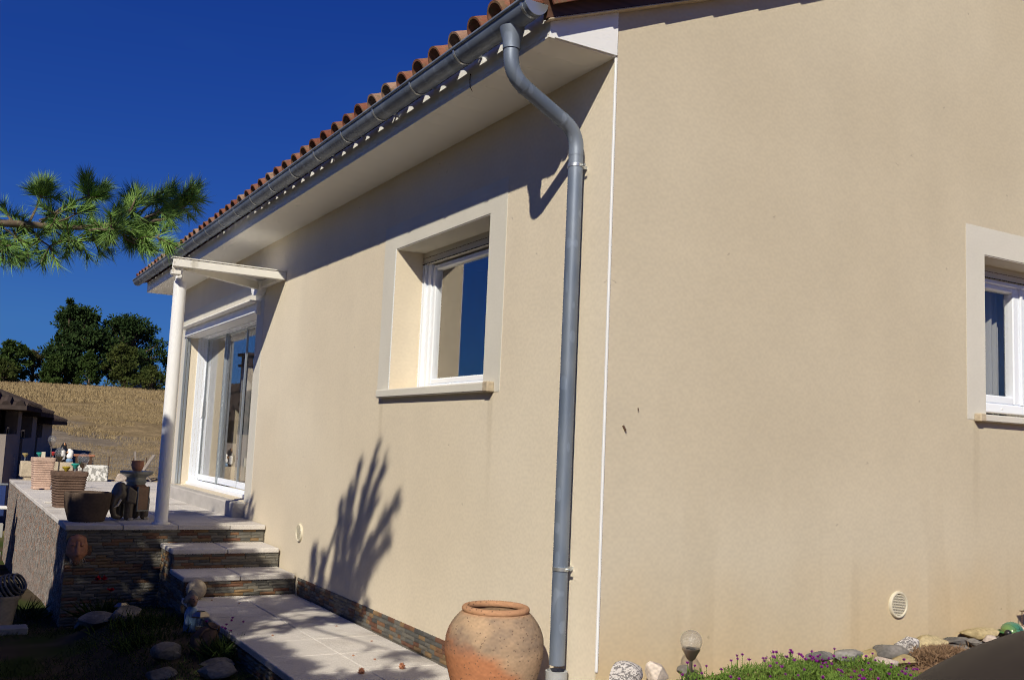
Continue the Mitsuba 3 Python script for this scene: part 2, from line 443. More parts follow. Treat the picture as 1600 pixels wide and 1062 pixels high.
# ------------------------------------------------------------------ the ground
def ground_h(x, y):
    x = np.asarray(x, float); y = np.asarray(y, float)
    ss = lambda a, b, v: np.clip((v - a) / (b - a), 0, 1) ** 2 * (3 - 2 * np.clip((v - a) / (b - a), 0, 1))
    base = -.72 - .42 * ss(6, 14, y)
    base = base + .24 * ss(-1.95, -1.35, x) * ss(1.2, 2.2, y) * (1 - ss(5.1, 5.6, y))      # the rockery along the path
    right = ss(-2.2, .3, x)
    field0 = -.95 + 1.0 * right
    hill = np.clip(y - 22, 0, 130) * .058 + np.clip(x - .095 * y + 3, -60, 60) * .004 * np.clip((y - 30) / 60, 0, 1)
    hill = hill - np.clip(y - 152, 0, 1e9) * .03
    far = field0 + hill
    k = ss(15.5, 19.5, y)
    z = base * (1 - k) + far * k
    z = z + .05 * (meshkit.fbm(np.stack([x * .8, y * .8, x * 0], -1), 3, 3) - .5) * np.clip((np.abs(x + 2) + 1), 0, 1)
    z = z + .5 * (meshkit.fbm(np.stack([x * .06, y * .06, x * 0 + 4], -1), 3, 5) - .5) * np.clip((y - 24) / 30, 0, 1)
    z = np.where((y < -40) | (np.abs(x) > 300), np.minimum(z, -1), z)
    return z


def warp(n, span, k):
    t = np.linspace(-1, 1, n)
    return np.sign(t) * span * (np.exp(k * np.abs(t)) - 1) / (math.exp(k) - 1)


gx = warp(221, 900, 7.0); gy = warp(301, 900, 6.2) + 3
XX, YY = np.meshgrid(gx, gy, indexing='ij')
ZZ = ground_h(XX, YY)
i, j = np.meshgrid(np.arange(len(gx) - 1), np.arange(len(gy) - 1), indexing='ij')
q = np.stack([i * len(gy) + j, (i + 1) * len(gy) + j, (i + 1) * len(gy) + j + 1, i * len(gy) + j + 1], -1).reshape(-1, 4)
struct('ground', (np.stack([XX, YY, ZZ], -1).reshape(-1, 3), q), 'm_ground', smooth=True)

# bed of earth along the gable
nx, ny = 90, 40
bx, by = np.meshgrid(np.linspace(-.02, 7.5, nx), np.linspace(0.0, -3.2, ny), indexing='ij')
bz = -.095 + .085 * np.clip((bx - 1.9) / 1.2, 0, 1) - .12 * np.clip(-by - .35, 0, 3) + .04 * (meshkit.fbm(np.stack([bx * 3, by * 3, bx * 0], -1), 4, 9) - .5) + .012 * np.sin(bx * 9)
bz[:, -1] = -1.0; bz[0, :] = np.where(by[0] < -.05, -.5, bz[0, :])
i, j = np.meshgrid(np.arange(nx - 1), np.arange(ny - 1), indexing='ij')
q = np.stack([i * ny + j, i * ny + j + 1, (i + 1) * ny + j + 1, (i + 1) * ny + j], -1).reshape(-1, 4)
struct('flower_bed_soil', (np.stack([bx, by, bz], -1).reshape(-1, 3), q), 'm_soil', smooth=True)


def bed_h(x, y):
    return float(-.095 + .085 * min(max((x - 1.9) / 1.2, 0), 1) - .12 * max(-y - .35, 0) + .04 * (meshkit.fbm(np.array([[x * 3, y * 3, 0.0]]), 4, 9)[0] - .5) + .012 * math.sin(x * 9))


# ------------------------------------------------------------------ the house
LEN, DEP, TOPZ, SL = 11.15, 8.0, 3.15, .385
H = thing('house', 'beige rendered bungalow with tiled roof, grey gutter and white soffit', 'house')
win_l = (1.32, 2.82, 1.465, 2.553)
door_o = (6.66, 10.25, .36, 2.52)
win_r = (3.127, 4.45, 1.425, 2.515)


def rect(o): return sbox(o[0], o[2], o[1], o[3])


long_poly = sbox(0, -.85, LEN, TOPZ + .15).difference(rect(win_l)).difference(rect(door_o))
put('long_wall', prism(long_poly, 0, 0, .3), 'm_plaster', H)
ridge = 4.6
gable_poly = Polygon([(.3, -.85), (9.2, -.85), (9.2, TOPZ + .2), (ridge, 3.455 + SL * ridge), (.3, 3.455 + SL * .3)]).difference(rect(win_r))
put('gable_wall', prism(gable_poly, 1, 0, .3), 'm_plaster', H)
put('gable_wall', prism(Polygon([(0, TOPZ + .15), (.3, TOPZ + .15), (.3, 3.455 + SL * .3), (0, 3.455)]), 1, 0, .3), 'm_plaster', H)
put('rear_wall', cat(box(8.9, 9.2, .3, LEN, -.85, TOPZ + .15), box(.3, 8.9, LEN - .3, LEN, -.85, TOPZ + .15)), 'm_plaster', H)
# rooms behind the openings
put('room', cat(box(.302, 8.9, .302, LEN - .302, .2, .24), box(.302, 8.9, .302, LEN - .302, 2.92, 2.98), box(4.6, 4.7, .302, LEN - .302, .24, 2.92),
                box(.302, 4.6, 5.0, 5.1, .24, 2.92)), 'm_room', H)
# corner bead and painted bands
put('corner_bead', cbox(-.010, .004, -.010, .004, -.02, TOPZ - .005, .003), 'm_white', H)
b1 = sbox(1.105, 1.405, 3.05, 2.75).difference(rect((1.32, 2.82, 1.3, 2.553)))
put('window_band', prism(b1, 0, -.003, .0), 'm_band', H)
b2 = sbox(6.40, .36, 10.55, 2.78).difference(rect((6.66, 10.25, .2, 2.52)))
put('door_band', prism(b2, 0, -.003, .0), 'm_band', H)
b3 = sbox(2.93, 1.385, 4.65, 2.703).difference(rect((3.127, 4.45, 1.2, 2.515)))
put('window_band', prism(b3, 1, -.003, .0), 'm_band', H)
# reveal edge beads
put('reveal_bead', box(-.006, .0, 2.82, 2.828, 1.47, 2.553), 'm_white', H)
put('reveal_bead', box(-.006, .0, 10.25, 10.258, .36, 2.52), 'm_white', H)

# left window
W = unique(H + '__window')
y0, y1, z0, z1 = win_l
put('sill', cbox(-.05, .30, 1.19, 2.965, 1.405, 1.463, .006), 'm_band', W)
put('sill_end', cbox(-.054, -.0, 1.17, 1.235, 1.402, 1.468, .006), 'm_trough', W)
put('shutter_box', cbox(.23, .33, y0, y1, 2.455, z1, .006), 'm_shutter', W)
put('shutter_slat', box(.227, .23, y0, y1, 2.503, 2.506), 'm_bronze', W)
put('shutter_slat', box(.224, .23, y0, y1, 2.455, 2.460), 'm_darkgap', W)
put('reveal_lining', box(.002, .228, y0 + .002, y1 - .002, 2.546, z1), 'm_band', W)
for a in (y0, y1 - .05):
    put('guide_rail', cat(cbox(.228, .26, a, a + .018, z0, 2.455, .003), cbox(.228, .26, a + .034, a + .05, z0, 2.455, .003)), 'm_pvc', W)
    put('guide_slot', box(.245, .26, a + .018, a + .034, z0, 2.455), 'm_darkgap', W)
put('frame', cat(cbox(.25, .33, y0 + .05, y0 + .12, z0, 2.455, .006), cbox(.25, .33, y1 - .12, y1 - .05, z0, 2.455, .006), cbox(.25, .33, y0 + .12, y1 - .12, z0, 1.515, .006)), 'm_pvc', W)
put('sash', cat(cbox(.262, .325, y1 - .175, y1 - .12, 1.515, 2.44, .008), cbox(.262, .325, y0 + .12, y0 + .175, 1.515, 2.44, .008), cbox(.262, .325, y0 + .175, y1 - .175, 1.515, 1.56, .008),
                 cbox(.262, .325, y0 + .175, y1 - .175, 2.40, 2.44, .008)), 'm_pvc', W)
put('drain_cap', cat(cbox(.243, .25, 2.52, 2.54, 1.488, 1.497, .002), cbox(.243, .25, 1.98, 2.0, 1.488, 1.497, .002)), 'm_white', W)
put('pane', mikit.ply((np.array([[.29, y0 + .17, 1.555], [.29, y1 - .17, 1.555], [.29, y1 - .17, 2.405], [.29, y0 + .17, 2.405]]), np.array([[0, 1, 2], [0, 2, 3]]))), 'm_glass', W)


def curtain(axis, at, a, b, z0, z1, amp=.025, waves=9, sag=0):
    n = waves * 10
    s = np.linspace(a, b, n); off = at + amp * np.sin(np.linspace(0, waves * 2 * np.pi, n)) + amp * .4 * np.sin(np.linspace(0, waves * 4.3, n))
    zz = np.linspace(z0, z1, 2)
    S, Z = np.meshgrid(s, zz, indexing='ij'); O = np.repeat(off[:, None], 2, 1)
    v = np.stack([O, S, Z] if axis == 0 else [S, O, Z], -1).reshape(-1, 3)
    i = np.arange(n - 1) * 2
    return (v, np.stack([i, i + 1, i + 3, i + 2], 1))



# right window
W2 = unique(H + '__window')
x0, x1, z0, z1 = win_r
put('sill', cbox(3.012, 4.6, -.05, .3, 1.375, 1.422, .006), 'm_band', W2)
put('sill_end', cbox(3.0, 3.06, -.054, 0, 1.372, 1.427, .006), 'm_trough', W2)
put('shutter_box', cbox(x0, x1, .19, .29, 2.42, z1, .006), 'm_shutter', W2)
put('shutter_slat', box(x0, x1, .187, .19, 2.463, 2.466), 'm_bronze', W2)
put('shutter_slat', box(x0, x1, .184, .19, 2.417, 2.422), 'm_darkgap', W2)
put('reveal_lining', box(x0 + .002, x1 - .002, .002, .188, 2.508, z1), 'm_band', W2)
put('frame', cat(cbox(x0, x1, .2, .29, z0 + .035, 1.525, .006), cbox(x0, x0 + .06, .2, .29, 1.525, 2.42, .006), cbox(x1 - .06, x1, .2, .29, 1.525, 2.42, .006), cbox(x0 + .06, x1 - .06, .2, .29, 2.385, 2.42, .006)), 'm_pvc', W2)
for a, b in ((x0 + .06, 3.842), (3.868, x1 - .06)):
    put('sash', cat(cbox(a, a + .07, .21, .285, 1.527, 2.385, .008), cbox(b - .07, b, .21, .285, 1.527, 2.385, .008), cbox(a + .07, b - .07, .21, .285, 1.527, 1.585, .008), cbox(a + .07, b - .07, .21, .285, 2.345, 2.385, .008)), 'm_pvc', W2)
    put('pane', mikit.ply((np.array([[a + .06, .25, 1.58], [b - .06, .25, 1.58], [b - .06, .25, 2.35], [a + .06, .25, 2.35]]), np.array([[0, 1, 2], [0, 2, 3]]))), 'm_glass_plain', W2)
put('mullion', cbox(3.842, 3.868, .194, .285, 1.527, 2.385, .004), 'm_pvc', W2)
put('drain_cap', cbox(3.60, 3.62, .193, .2, 1.487, 1.497, .002), 'm_white', W2)
put('curtain', curtain(1, .40, 3.40, 3.95, 1.2, 2.7, .03, 6), 'm_curtain', W2, smooth=True)

# sliding door
D = unique(H + '__sliding_door')
y0, y1, z0, z1 = door_o
put('shutter_box', cbox(-.035, .16, y0 - .10, y1 - .0, 2.425, 2.535, .01), 'm_white', D, label='white shutter box with grey end cap over the door')
put('end_cap', cbox(-.05, .02, y0 - .125, y0 - .10, 2.40, 2.55, .01), 'm_oldwhite', D)
put('drip_ledge', cbox(-.125, .0, y0 - .12, y1 + .03, 2.5355, 2.553, .004), 'm_oldwhite', D)
put('lintel', cbox(.10, .36, y0, y1, 2.47, 2.517, .006), 'm_oldwhite', D)
put('guide_rail', cat(cbox(-.02, .012, y1 - .022, y1 - .002, .365, 2.42, .003), cbox(.02, .05, y1 - .022, y1 - .002, .365, 2.42, .003)), 'm_alu', D)
put('jamb_liner', cbox(.16, .36, y1 - .014, y1 - .0, .40, 2.47, .003), 'm_pvc', D)
put('jamb_liner', cbox(.16, .36, y0, y0 + .014, .40, 2.47, .003), 'm_pvc', D)
for q_ in (.20, .245):
    put('jamb_groove', box(q_, q_ + .003, y1 - .0155, y1 - .0138, .42, 2.46), 'm_shutter', D)
put('head_rail', cat(cbox(.20, .36, y0 + .014, y1 - .014, 2.43, 2.47, .004), cbox(.25, .27, y0 + .014, y1 - .014, 2.415, 2.43, .002)), 'm_pvc', D)
put('track', cat(cbox(.13, .38, y0, y1, .36, .40, .005), cbox(.20, .215, y0 + .014, y1 - .014, .40, .42, .003), cbox(.25, .265, y0 + .014, y1 - .014, .40, .425, .003)), 'm_pvc', D)
put('handle', tube([(.275, y1 - .014, 1.30), (.275, y1 - .045, 1.33), (.275, y1 - .045, 1.52), (.275, y1 - .014, 1.55)], .009, 10), 'm_white', D, smooth=True)
stiles = [10.232, 9.19, 8.15, 7.11, 6.68]
for k in range(4):
    a, b = stiles[k + 1], stiles[k]
    xo = .302 if k % 2 == 0 else .322
    put('panel', cat(cbox(xo - .014, xo + .014, b - .020, b - .001, .425, 2.43, .003), cbox(xo - .014, xo + .014, a + .001, a + .020, .425, 2.43, .003), cbox(xo - .014, xo + .014, a + .020, b - .020, 2.40, 2.43, .003)), 'm_alu', D)
    put('rail', cbox(xo - .014, xo + .014, a + .0205, b - .0205, .428, .505, .004), 'm_pvc', D)
    put('pane', mikit.ply((np.array([[xo, a + .018, .50], [xo, b - .018, .50], [xo, b - .018, 2.405], [xo, a + .018, 2.405]]), np.array([[0, 1, 2], [0, 2, 3]]))), 'm_glass', D)
put('curtain', curtain(0, .60, 8.95, 9.35, .4, 2.7, .04, 5), 'm_curtain', D, smooth=True)
put('curtain', curtain(0, .60, 7.3, 7.9, .4, 2.7, .04, 6), 'm_curtain', D, smooth=True)

# door step of bare concrete
S_ = thing('door_step', 'long bare concrete step below the sliding glass door', 'step')
put('block', cbox(-.13, .13, 6.64, 10.62, .15, .352, .012), 'm_cement', S_)

# soffit, fascia, cheek
for k in range(57):
    put('soffit_board', cbox(-.424, -.001, k * .1986 + .0006, (k + 1) * .1986 - .0006, TOPZ, TOPZ + .02, .0012), 'm_soffit', H)
put('fascia', box(-.425, -.403, .0, 11.32, TOPZ + .021, 3.300), 'm_white', H)
put('fascia', box(-.4028, 3.0, 11.151, 11.32, TOPZ + .021, 3.300), 'm_white', H)
put('cheek', prism(Polygon([(-.425, TOPZ + .006), (-.002, TOPZ + .006), (-.002, 3.40), (-.425, 3.23)]), 1, -.012, -.0005), 'm_white', H)
put('cheek_clip', cat(box(-.435, -.40, -.018, .02, TOPZ - .004, TOPZ + .004)), 'm_oldwhite', H)
put('bargeboard', prism(Polygon([(-.47, 3.225), (ridge, 3.395 + SL * ridge), (ridge, 3.535 + SL * ridge), (-.47, 3.385)]), 1, -.055, -.014), 'm_brownwood', H)
put('batten', prism(Polygon([(-.46, 3.218), (ridge, 3.388 + SL * ridge), (ridge, 3.394 + SL * ridge), (-.46, 3.224)]), 1, -.062, -.004), 'm_trough', H)
put('roof_deck', cat(prism(Polygon([(-.42, 3.302), (ridge, 3.464 + SL * ridge), (ridge, 3.478 + SL * ridge), (-.42, 3.316)]), 1, .0, 11.4),
                     prism(Polygon([(9.5, 3.32), (ridge, 3.427 + SL * ridge), (ridge, 3.445 + SL * ridge), (9.5, 3.34)]), 1, .0, 11.4)), 'm_brownwood', H)

# roof tiles: shell profile across y, swept up the slope
PITCH, ROW = .2483, .37
ang = math.atan(SL)


def tile_mesh(seed=0, seg=12):
    prof = [(-.12415, -.045), (-.108, -.0405), (-.095, -.019)]
    for a in np.linspace(math.pi, 0, seg):
        prof.append((0.085 * math.cos(a), .004 + .093 * math.sin(a) ** .9))
    prof += [(.095, -.019), (.108, -.0405), (.12415, -.045)]
    prof = np.array(prof); th = .013
    nrm = np.gradient(prof, axis=0); nrm = np.stack([-nrm[:, 1], nrm[:, 0]], 1); nrm /= np.linalg.norm(nrm, axis=1, keepdims=True)
    inner = prof - nrm * th
    ring = np.vstack([prof, inner[::-1]]); n = len(ring)
    v = []
    for s, k, dz in ((0, 1.0, .016), (.20, .985, .010), (.43, .94, .0)):
        v.append(np.stack([np.full(n, s), ring[:, 0] * k, ring[:, 1] * k + dz], 1))
    v = np.vstack(v)
    f = []
    for r in range(2):
        for q_ in range(n):
            a, b = r * n + q_, r * n + (q_ + 1) % n
            f.append((a, b, b + n, a + n))
    m_ = n // 2
    for q_ in range(m_ - 1):
        f.append((q_, n - 1 - q_, n - 2 - q_, q_ + 1))
        o = 2 * n
        f.append((o + q_, o + q_ + 1, o + n - 2 - q_, o + n - 1 - q_))
    return v, np.array(f)


R = unique(H + '__roof')
ca, sa = math.cos(ang), math.sin(ang)
tv, tf = tile_mesh()
tile_ply = mikit.ply((tv, tf[:, ::-1]), 'm_tile', smooth=35)
EX, EZ = -.532, 3.344
g_t = np.random.default_rng(5)
rest_v, rest_f, off = [], [], 0
M0 = np.array([[ca, 0, -sa], [0, 1, 0], [sa, 0, ca]])
for row in range(13):
    for col in range(47):
        yy = .118 + col * PITCH + g_t.normal() * .003
        ox = row * ROW + g_t.normal() * .004
        pos = np.array([EX + ca * ox, yy, EZ + sa * ox + g_t.normal() * .0015])
        tw = g_t.normal() * .8
        if row < 2 or (col == 0 and row < 8):
            put('tile', tile_ply, 'm_tile', R, to=T().translate(pos.tolist()).rotate([0, 1, 0], -math.degrees(ang)).rotate([0, 0, 1], tw))
        else:
            rest_v.append(tv @ M0.T + pos); rest_f.append(tf[:, ::-1] + off); off += len(tv)
put('tile_field', (np.vstack(rest_v), np.vstack(rest_f)), 'm_tile', R, smooth=35, kind='stuff')
# verge tiles hang over the gable edge and step along the rake
vt = cat(box(-.0, .43, -.012, .0, -.115, .055), box(-.0, .43, .0, .135, .043, .055))
vt_ply = mikit.ply(vt, 'm_tile')
for row in range(11):
    ox = row * ROW
    put('verge_tile', vt_ply, 'm_tile', R, to=T().translate([EX + .01 + ca * ox, -.115, EZ + .03 + sa * ox]).rotate([0, 1, 0], -math.degrees(ang) - 2.2))
rear = prism(Polygon([(9.5, 3.42), (ridge, 3.57 + SL * ridge), (ridge, 3.62 + SL * ridge), (9.5, 3.50)]), 1, -.1, 11.4)
put('rear_slope', rear, 'm_tile', R)

# gutter
G = unique(H + '__gutter')
GX, GZ, GR = -.537, 3.292, .068


def trough_mesh(ya, yb, r, th=.003):
    a = np.linspace(math.pi, 2 * math.pi, 25)
    o = np.stack([GX + r * np.cos(a), GZ + r * np.sin(a)], 1); i_ = np.stack([GX + (r - th) * np.cos(a), GZ + (r - th) * np.sin(a)], 1)
    return prism(Polygon(np.vstack([o, i_[::-1]])), 1, ya, yb)


put('trough', trough_mesh(-.055, 11.52, GR), 'm_zinc', G, smooth=40)
put('bead', tube([(GX - GR - .004, -.055, GZ + .004), (GX - GR - .004, 11.52, GZ + .004)], .0095, 10), 'm_zinc', G, smooth=40)
for ya in (-.058, 11.515):
    a = np.linspace(math.pi, 2 * math.pi, 25)
    put('end_cap', prism(Polygon(np.stack([GX + (GR - .002) * np.cos(a), GZ - .004 + (GR - .002) * np.sin(a)], 1)), 1, ya, ya + .004), 'm_galva', G)
put('collar', trough_mesh(-.022, -.004, GR + .003), 'm_galva', G, smooth=40)
for k in range(18):
    yb = .732 + .607 * k
    put('bracket', cat(trough_mesh(yb - .008, yb + .008, GR + .005), box(GX + GR - .002, -.425, yb - .012, yb + .012, GZ - .012, GZ + .004)), 'm_galva', G, smooth=40)

# the run falls towards the downpipe
GSHEAR = T([[1, 0, 0, 0], [0, 1, 0, 0], [0, .0036, 1, 0], [0, 0, 0, 1]])
for k in [k for k in scene if k.startswith(G + '__')]:
    scene[k]['to_world'] = GSHEAR

# downpipe
DP = unique(H + '__downpipe')
OY = .185
put('outlet', lathe([(.066, .0), (.060, -.03), (.047, -.075), (.0455, -.115), (.043, -.115)], (-.537, OY, 3.292 - .055), 28), 'm_zinc', DP, smooth=40)


def arc(p, a, b, r, n=9):
    """polyline from a to b round the corner p"""
    p, a, b = map(np.array, (p, a, b))
    da, db = (a - p) / np.linalg.norm(a - p), (b - p) / np.linalg.norm(b - p)
    t = np.linspace(0, 1, n)[:, None]
    s, e = p + da * r, p + db * r
    return (1 - t) ** 2 * s + 2 * t * (1 - t) * p + t ** 2 * e


P0 = (-.537, OY, 3.14); P1 = (-.537, OY, 2.985); P2 = (-.072, .245, 2.79); P3 = (-.072, .25, -.03)
pts = np.vstack([[P0], arc(P1, P0, P2, .11), arc(P2, P1, P3, .10), [(-.072, .246, 1.9), (-.072, .25, .5), P3]])
put('pipe', tube(pts, .0405, 28), 'm_zinc', DP, smooth=40)
for a in ((-.445, .197, 2.947), (-.175, .232, 2.833)):
    d = np.array(P2) - np.array(P1); d /= np.linalg.norm(d)
    put('joint_ring', tube([np.array(a) - d * .006, np.array(a) + d * .006], .0425, 28), 'm_zinc', DP, smooth=40)
put('joint_ring', tube([(-.072, .245, 2.66), (-.072, .245, 2.655)], .0425, 28), 'm_zinc', DP, smooth=40)
for z in (2.60, .455):
    put('clip', cat(tube([(-.072, .246, z - .009), (-.072, .246, z + .009)], .0445, 28), box(-.04, .0, .235, .257, z - .009, z + .009), tube([(-.05, .205, z), (-.05, .185, z)], .006, 8)), 'm_galva', DP, smooth=40)
put('ground_collar', lathe([(.053, -.25), (.053, -.16), (.056, -.155), (.056, -.06), (.058, -.055), (.050, -.052), (.045, -.07)], (-.072, .25, -.005), 32), 'm_pvcgrey', DP, smooth=40)
put('cable', tube([(-.427, .86, 3.235), (-.43, .86, 3.19), (-.428, .855, 3.15), (-.415, .85, 3.125)], .0022, 6), 'm_darkgap', H)

# vents
def vent(center, axis):
    V_ = unique(H + '__vent')
    rot = trimesh.transformations.rotation_matrix(math.pi / 2 if axis == 1 else -math.pi / 2, [1, 0, 0] if axis == 1 else [0, 1, 0])
    tr = lambda m: m.apply_transform(rot).apply_translation(center)
    put('rim', tr(lathe([(.080, 0), (.080, .012), (.076, .018), (.068, .018), (.064, .012), (.064, .004)], seg=40)), 'm_cream', V_, smooth=35)
    put('backing', tr(lathe([(0, .003), (.066, .003)], seg=32)), 'm_darkgap', V_)
    for k in range(13):
        h = -.057 + k * .0095; w = math.sqrt(max(.064 ** 2 - h ** 2, 0))
        if axis == 1: put('slat', box(center[0] - w, center[0] + w, center[1] - .014, center[1] - .005, center[2] + h - .0028, center[2] + h + .0028), 'm_cream', V_)
        else: put('slat', box(center[0] - .014, center[0] - .005, center[1] - w, center[1] + w, center[2] + h - .0028, center[2] + h + .0028), 'm_cream', V_)


vent(np.array([2.238, .0, .216]), 1)
vent(np.array([.0, 4.70, .214]), 0)
put('nail_mark', cat(tube([(.115, -.004, 1.205), (.130, -.008, 1.178)], .006, 6), tube([(.21, -.003, 1.30), (.21, -.006, 1.285)], .004, 6)), 'm_bronze', H)

# stone cladding strips: a few shared block shapes scaled into place
def strip_mesh(seed):
    g = np.random.default_rng(seed)
    n = 3
    v = [(0, 0, 0), (1, 0, 0), (1, 0, 1), (0, 0, 1)]          # back face on y=0, front towards -y
    f = []
    ss = [0.0, .33, .67, 1.0]; zz = [0.0, .5, 1.0]
    for a in ss:
        for b in zz:
            e = (a in (0, 1)) or (b in (0, 1))
            v.append((a * .97 + .015, -(.62 + .1 * g.random() if e else .85 + .25 * g.random()), b * .90 + .05))
    v = np.array(v, float)
    idx = lambda a, b: 4 + a * 3 + b
    for a in range(3):
        for b in range(2):
            f.append((idx(a, b), idx(a + 1, b), idx(a + 1, b + 1), idx(a, b + 1)))
    f += [(0, 1, idx(3, 0), idx(0, 0)), (1, 2, idx(3, 2), idx(3, 0)), (2, 3, idx(0, 2), idx(3, 2)), (3, 0, idx(0, 0), idx(0, 2))]
    return v, np.array(f)


STRIPS = [mikit.ply(strip_mesh(100 + k), 'm_slate0') for k in range(6)]


def cladding(parent, origin, along, length, rows, rowh, g, lens=(.07, .19), thick=.014, stuff_from=None):
    """rows of stone strips on the plane through origin along 'along' (unit xy); the face looks to the right of -normal"""
    ax = np.array(along, float); deg = math.degrees(math.atan2(ax[1], ax[0]))
    bag = []
    for r in range(rows):
        s = -g.uniform(0, .06)
        while s < length:
            L = g.uniform(*lens); a, b = max(s, 0), min(s + L, length)
            if b - a > .015:
                k = int(g.integers(6)); pos = np.array(origin) + np.array([ax[0] * a, ax[1] * a, r * rowh])
                th = thick * g.uniform(.6, 1.25); mat = 'm_slate%d' % g.choice(8, p=[.2, .17, .16, .13, .08, .1, .1, .06])
                bag.append((k, pos, b - a, th, mat))
            s += L
    limit = 290 if stuff_from is None else stuff_from
    big = set(sorted(range(len(bag)), key=lambda i: -(bag[i][1][2] * 3 + bag[i][2]))[:limit])
    rest = {}
    for i_, (k, pos, L, th, mat) in enumerate(bag):
        if i_ in big:
            put('stone', STRIPS[k], mat, parent, to=T().translate(pos.tolist()).rotate([0, 0, 1], deg).scale([L, th, rowh]))
        else:
            v, f = strip_mesh(100 + k); v = v * [L, th, rowh]
            c, s_ = math.cos(math.radians(deg)), math.sin(math.radians(deg))
            v = np.stack([v[:, 0] * c - v[:, 1] * s_, v[:, 0] * s_ + v[:, 1] * c, v[:, 2]], 1) + pos
            rest.setdefault(mat, []).append(trimesh.Trimesh(v, np.vstack([f[:, [0, 1, 2]], f[:, [0, 2, 3]]]), process=False))
    for mat, ms in rest.items():
        put('stone_field', cat(*ms), mat, parent, kind='stuff')


g_c = np.random.default_rng(21)
PL = unique(H + '__plinth')
# along -y the right-hand side is -x: the face looks out over the path
cladding(PL, (-.0, 4.66, -.325), (0, -1), 6.6, 5, .029, g_c, (.06, .15))
put('mortar', box(-.004, -.0005, -1.95, -.012, -.45, -.182), 'm_mortar', PL)
put('mortar', box(-.004, -.0005, .0, 4.66, -.34, -.182), 'm_mortar', PL)

# ------------------------------------------------------------------ canopy on a post beside the door
C_ = thing('door_canopy', 'weathered white triangular canopy frame on a round white post by the sliding door', 'canopy')
put('post', tube([(-1.0, 5.88, .19), (-1.0, 5.88, 2.56)], .0615, 28), 'm_white', C_, smooth=40)
put('post_foot', lathe([(0.0, 0), (.085, 0), (.085, .012), (.066, .02)], (-1.0, 5.88, .19), 28), 'm_oldwhite', C_)
put('post_head', cbox(-1.045, -.985, 5.85, 5.91, 2.53, 2.68, .01), 'm_white', C_)
put('rail', cbox(-1.12, -.0, 5.665, 5.70, 2.672, 2.757, .006), 'm_oldwhite', C_)
put('rail', prism(Polygon([(-1.115, 5.702), (-1.02, 5.702), (-.065, 6.40), (-.065, 6.47)]), 2, 2.655, 2.74), 'm_oldwhite', C_)
put('rail', cbox(-.06, -.0, 5.702, 6.49, 2.675, 2.752, .006), 'm_oldwhite', C_)
put('top_panel', prism(Polygon([(-1.13, 5.655), (-.0, 5.655), (-.0, 6.50), (-.06, 6.50), (-1.13, 5.76)]), 2, 2.758, 2.768), 'm_oldwhite', C_)
put('corner_block', cat(cbox(-1.118, -1.03, 5.702, 5.79, 2.60, 2.654, .006), cbox(-1.118, -1.09, 5.702, 5.73, 2.655, 2.72, .004)), 'm_oldwhite', C_)
br = [(6.50 + .16 * math.cos(a), 2.70 + .10 * math.sin(a)) for a in np.linspace(math.pi, 2 * math.pi, 20)]
put('bracket', prism(Polygon([(6.34, 2.74)] + br + [(6.66, 2.74)]), 0, -.09, -.002), 'm_white', C_)
put('bolt', tube([(-.095, 6.46, 2.66), (-.088, 6.46, 2.66)], .012, 10), 'm_galva', C_)

# ------------------------------------------------------------------ path, steps and terrace
def paving(name, xs, ys, z, th, bsdf, gap=.006, seed=0):
    g = np.random.default_rng(seed); keys = []
    for a, b in zip(xs[:-1], xs[1:]):
        for c, d in zip(ys[:-1], ys[1:]):
            dz = g.normal() * .0012
            put('slab', cbox(a + gap / 2, b - gap / 2, c + gap / 2, d - gap / 2, z - th + dz, z + dz, .005), bsdf, name)


struct('path', cat(box(-.985, -.012, -3.6, 4.66, -.80, -.378)), 'm_mortar', label='raised path of pale concrete slabs along the house wall')
paving('path', [-1.01, -.51, -.016], list(np.arange(4.70, -3.7, -.5)[::-1]), -.33, .045, 'm_slab', seed=1)
cladding('path', (-.986, 4.6, -.80), (0, -1), 8.0, 14, .029, np.random.default_rng(4), (.09, .2), stuff_from=0)

ST = thing('steps', 'two pale slab steps with slate-clad risers leading up to the terrace', 'steps')
for zt, ya, yb in ((-.155, 4.70, 5.27), (.02, 5.22, 5.80)):
    put('core', box(-.985, -.012, ya + .03, yb + .45, -.75, zt - .046), 'm_mortar', ST)
    for a, b in ((-1.01, -.51), (-.51, -.016)):
        put('tread', cbox(a + .003, b - .003, ya, yb - .002, zt - .045, zt, .008), 'm_slab', ST)
    cladding(ST, (-.985, ya + .029, zt - .045 - .131), (1, 0), .968, 5, .0262, np.random.default_rng(int(zt * 1000) + 900), (.08, .2))
    cladding(ST, (-.986, yb, zt - .045 - .58), (0, -1), yb - ya - .03, 20, .029, np.random.default_rng(int(zt * 1000) + 901), (.09, .2), stuff_from=0)

struct('terrace', cat(box(-1.79, -.003, 5.80, 14.55, -1.6, .144), box(-.003, 4.0, LEN + .003, 14.55, -1.6, .144)), 'm_mortar', label='raised terrace paved with pale concrete slabs')
paving('terrace', [-1.86, -1.36, -.86, -.36, -.006], [5.755] + list(np.arange(6.25, 14.6, .5)), .19, .045, 'm_slab', seed=2)
paving('terrace', [-.006, .5, 1.0, 1.5, 2.0, 2.5, 3.0, 3.5, 4.0], [LEN + .01] + list(np.arange(11.75, 14.6, .5)), .19, .045, 'm_slab', seed=3)
put('door_slab_mortar', box(-.36, -.004, 5.80, 6.64, .14, .146), 'm_mortar', 'terrace')
TW = thing('terrace_wall', 'terrace retaining wall with pebbledash side and slate strip front', 'retaining wall')
put('pebbledash', cat(box(-1.835, -1.79, 5.80, 14.55, -1.6, .143)), 'm_pebble', TW, label='pebbledash side of the terrace wall')
cladding(TW, (-1.835, 5.799, -.84), (1, 0), 1.822, 34, .029, np.random.default_rng(77), (.08, .20), stuff_from=290)

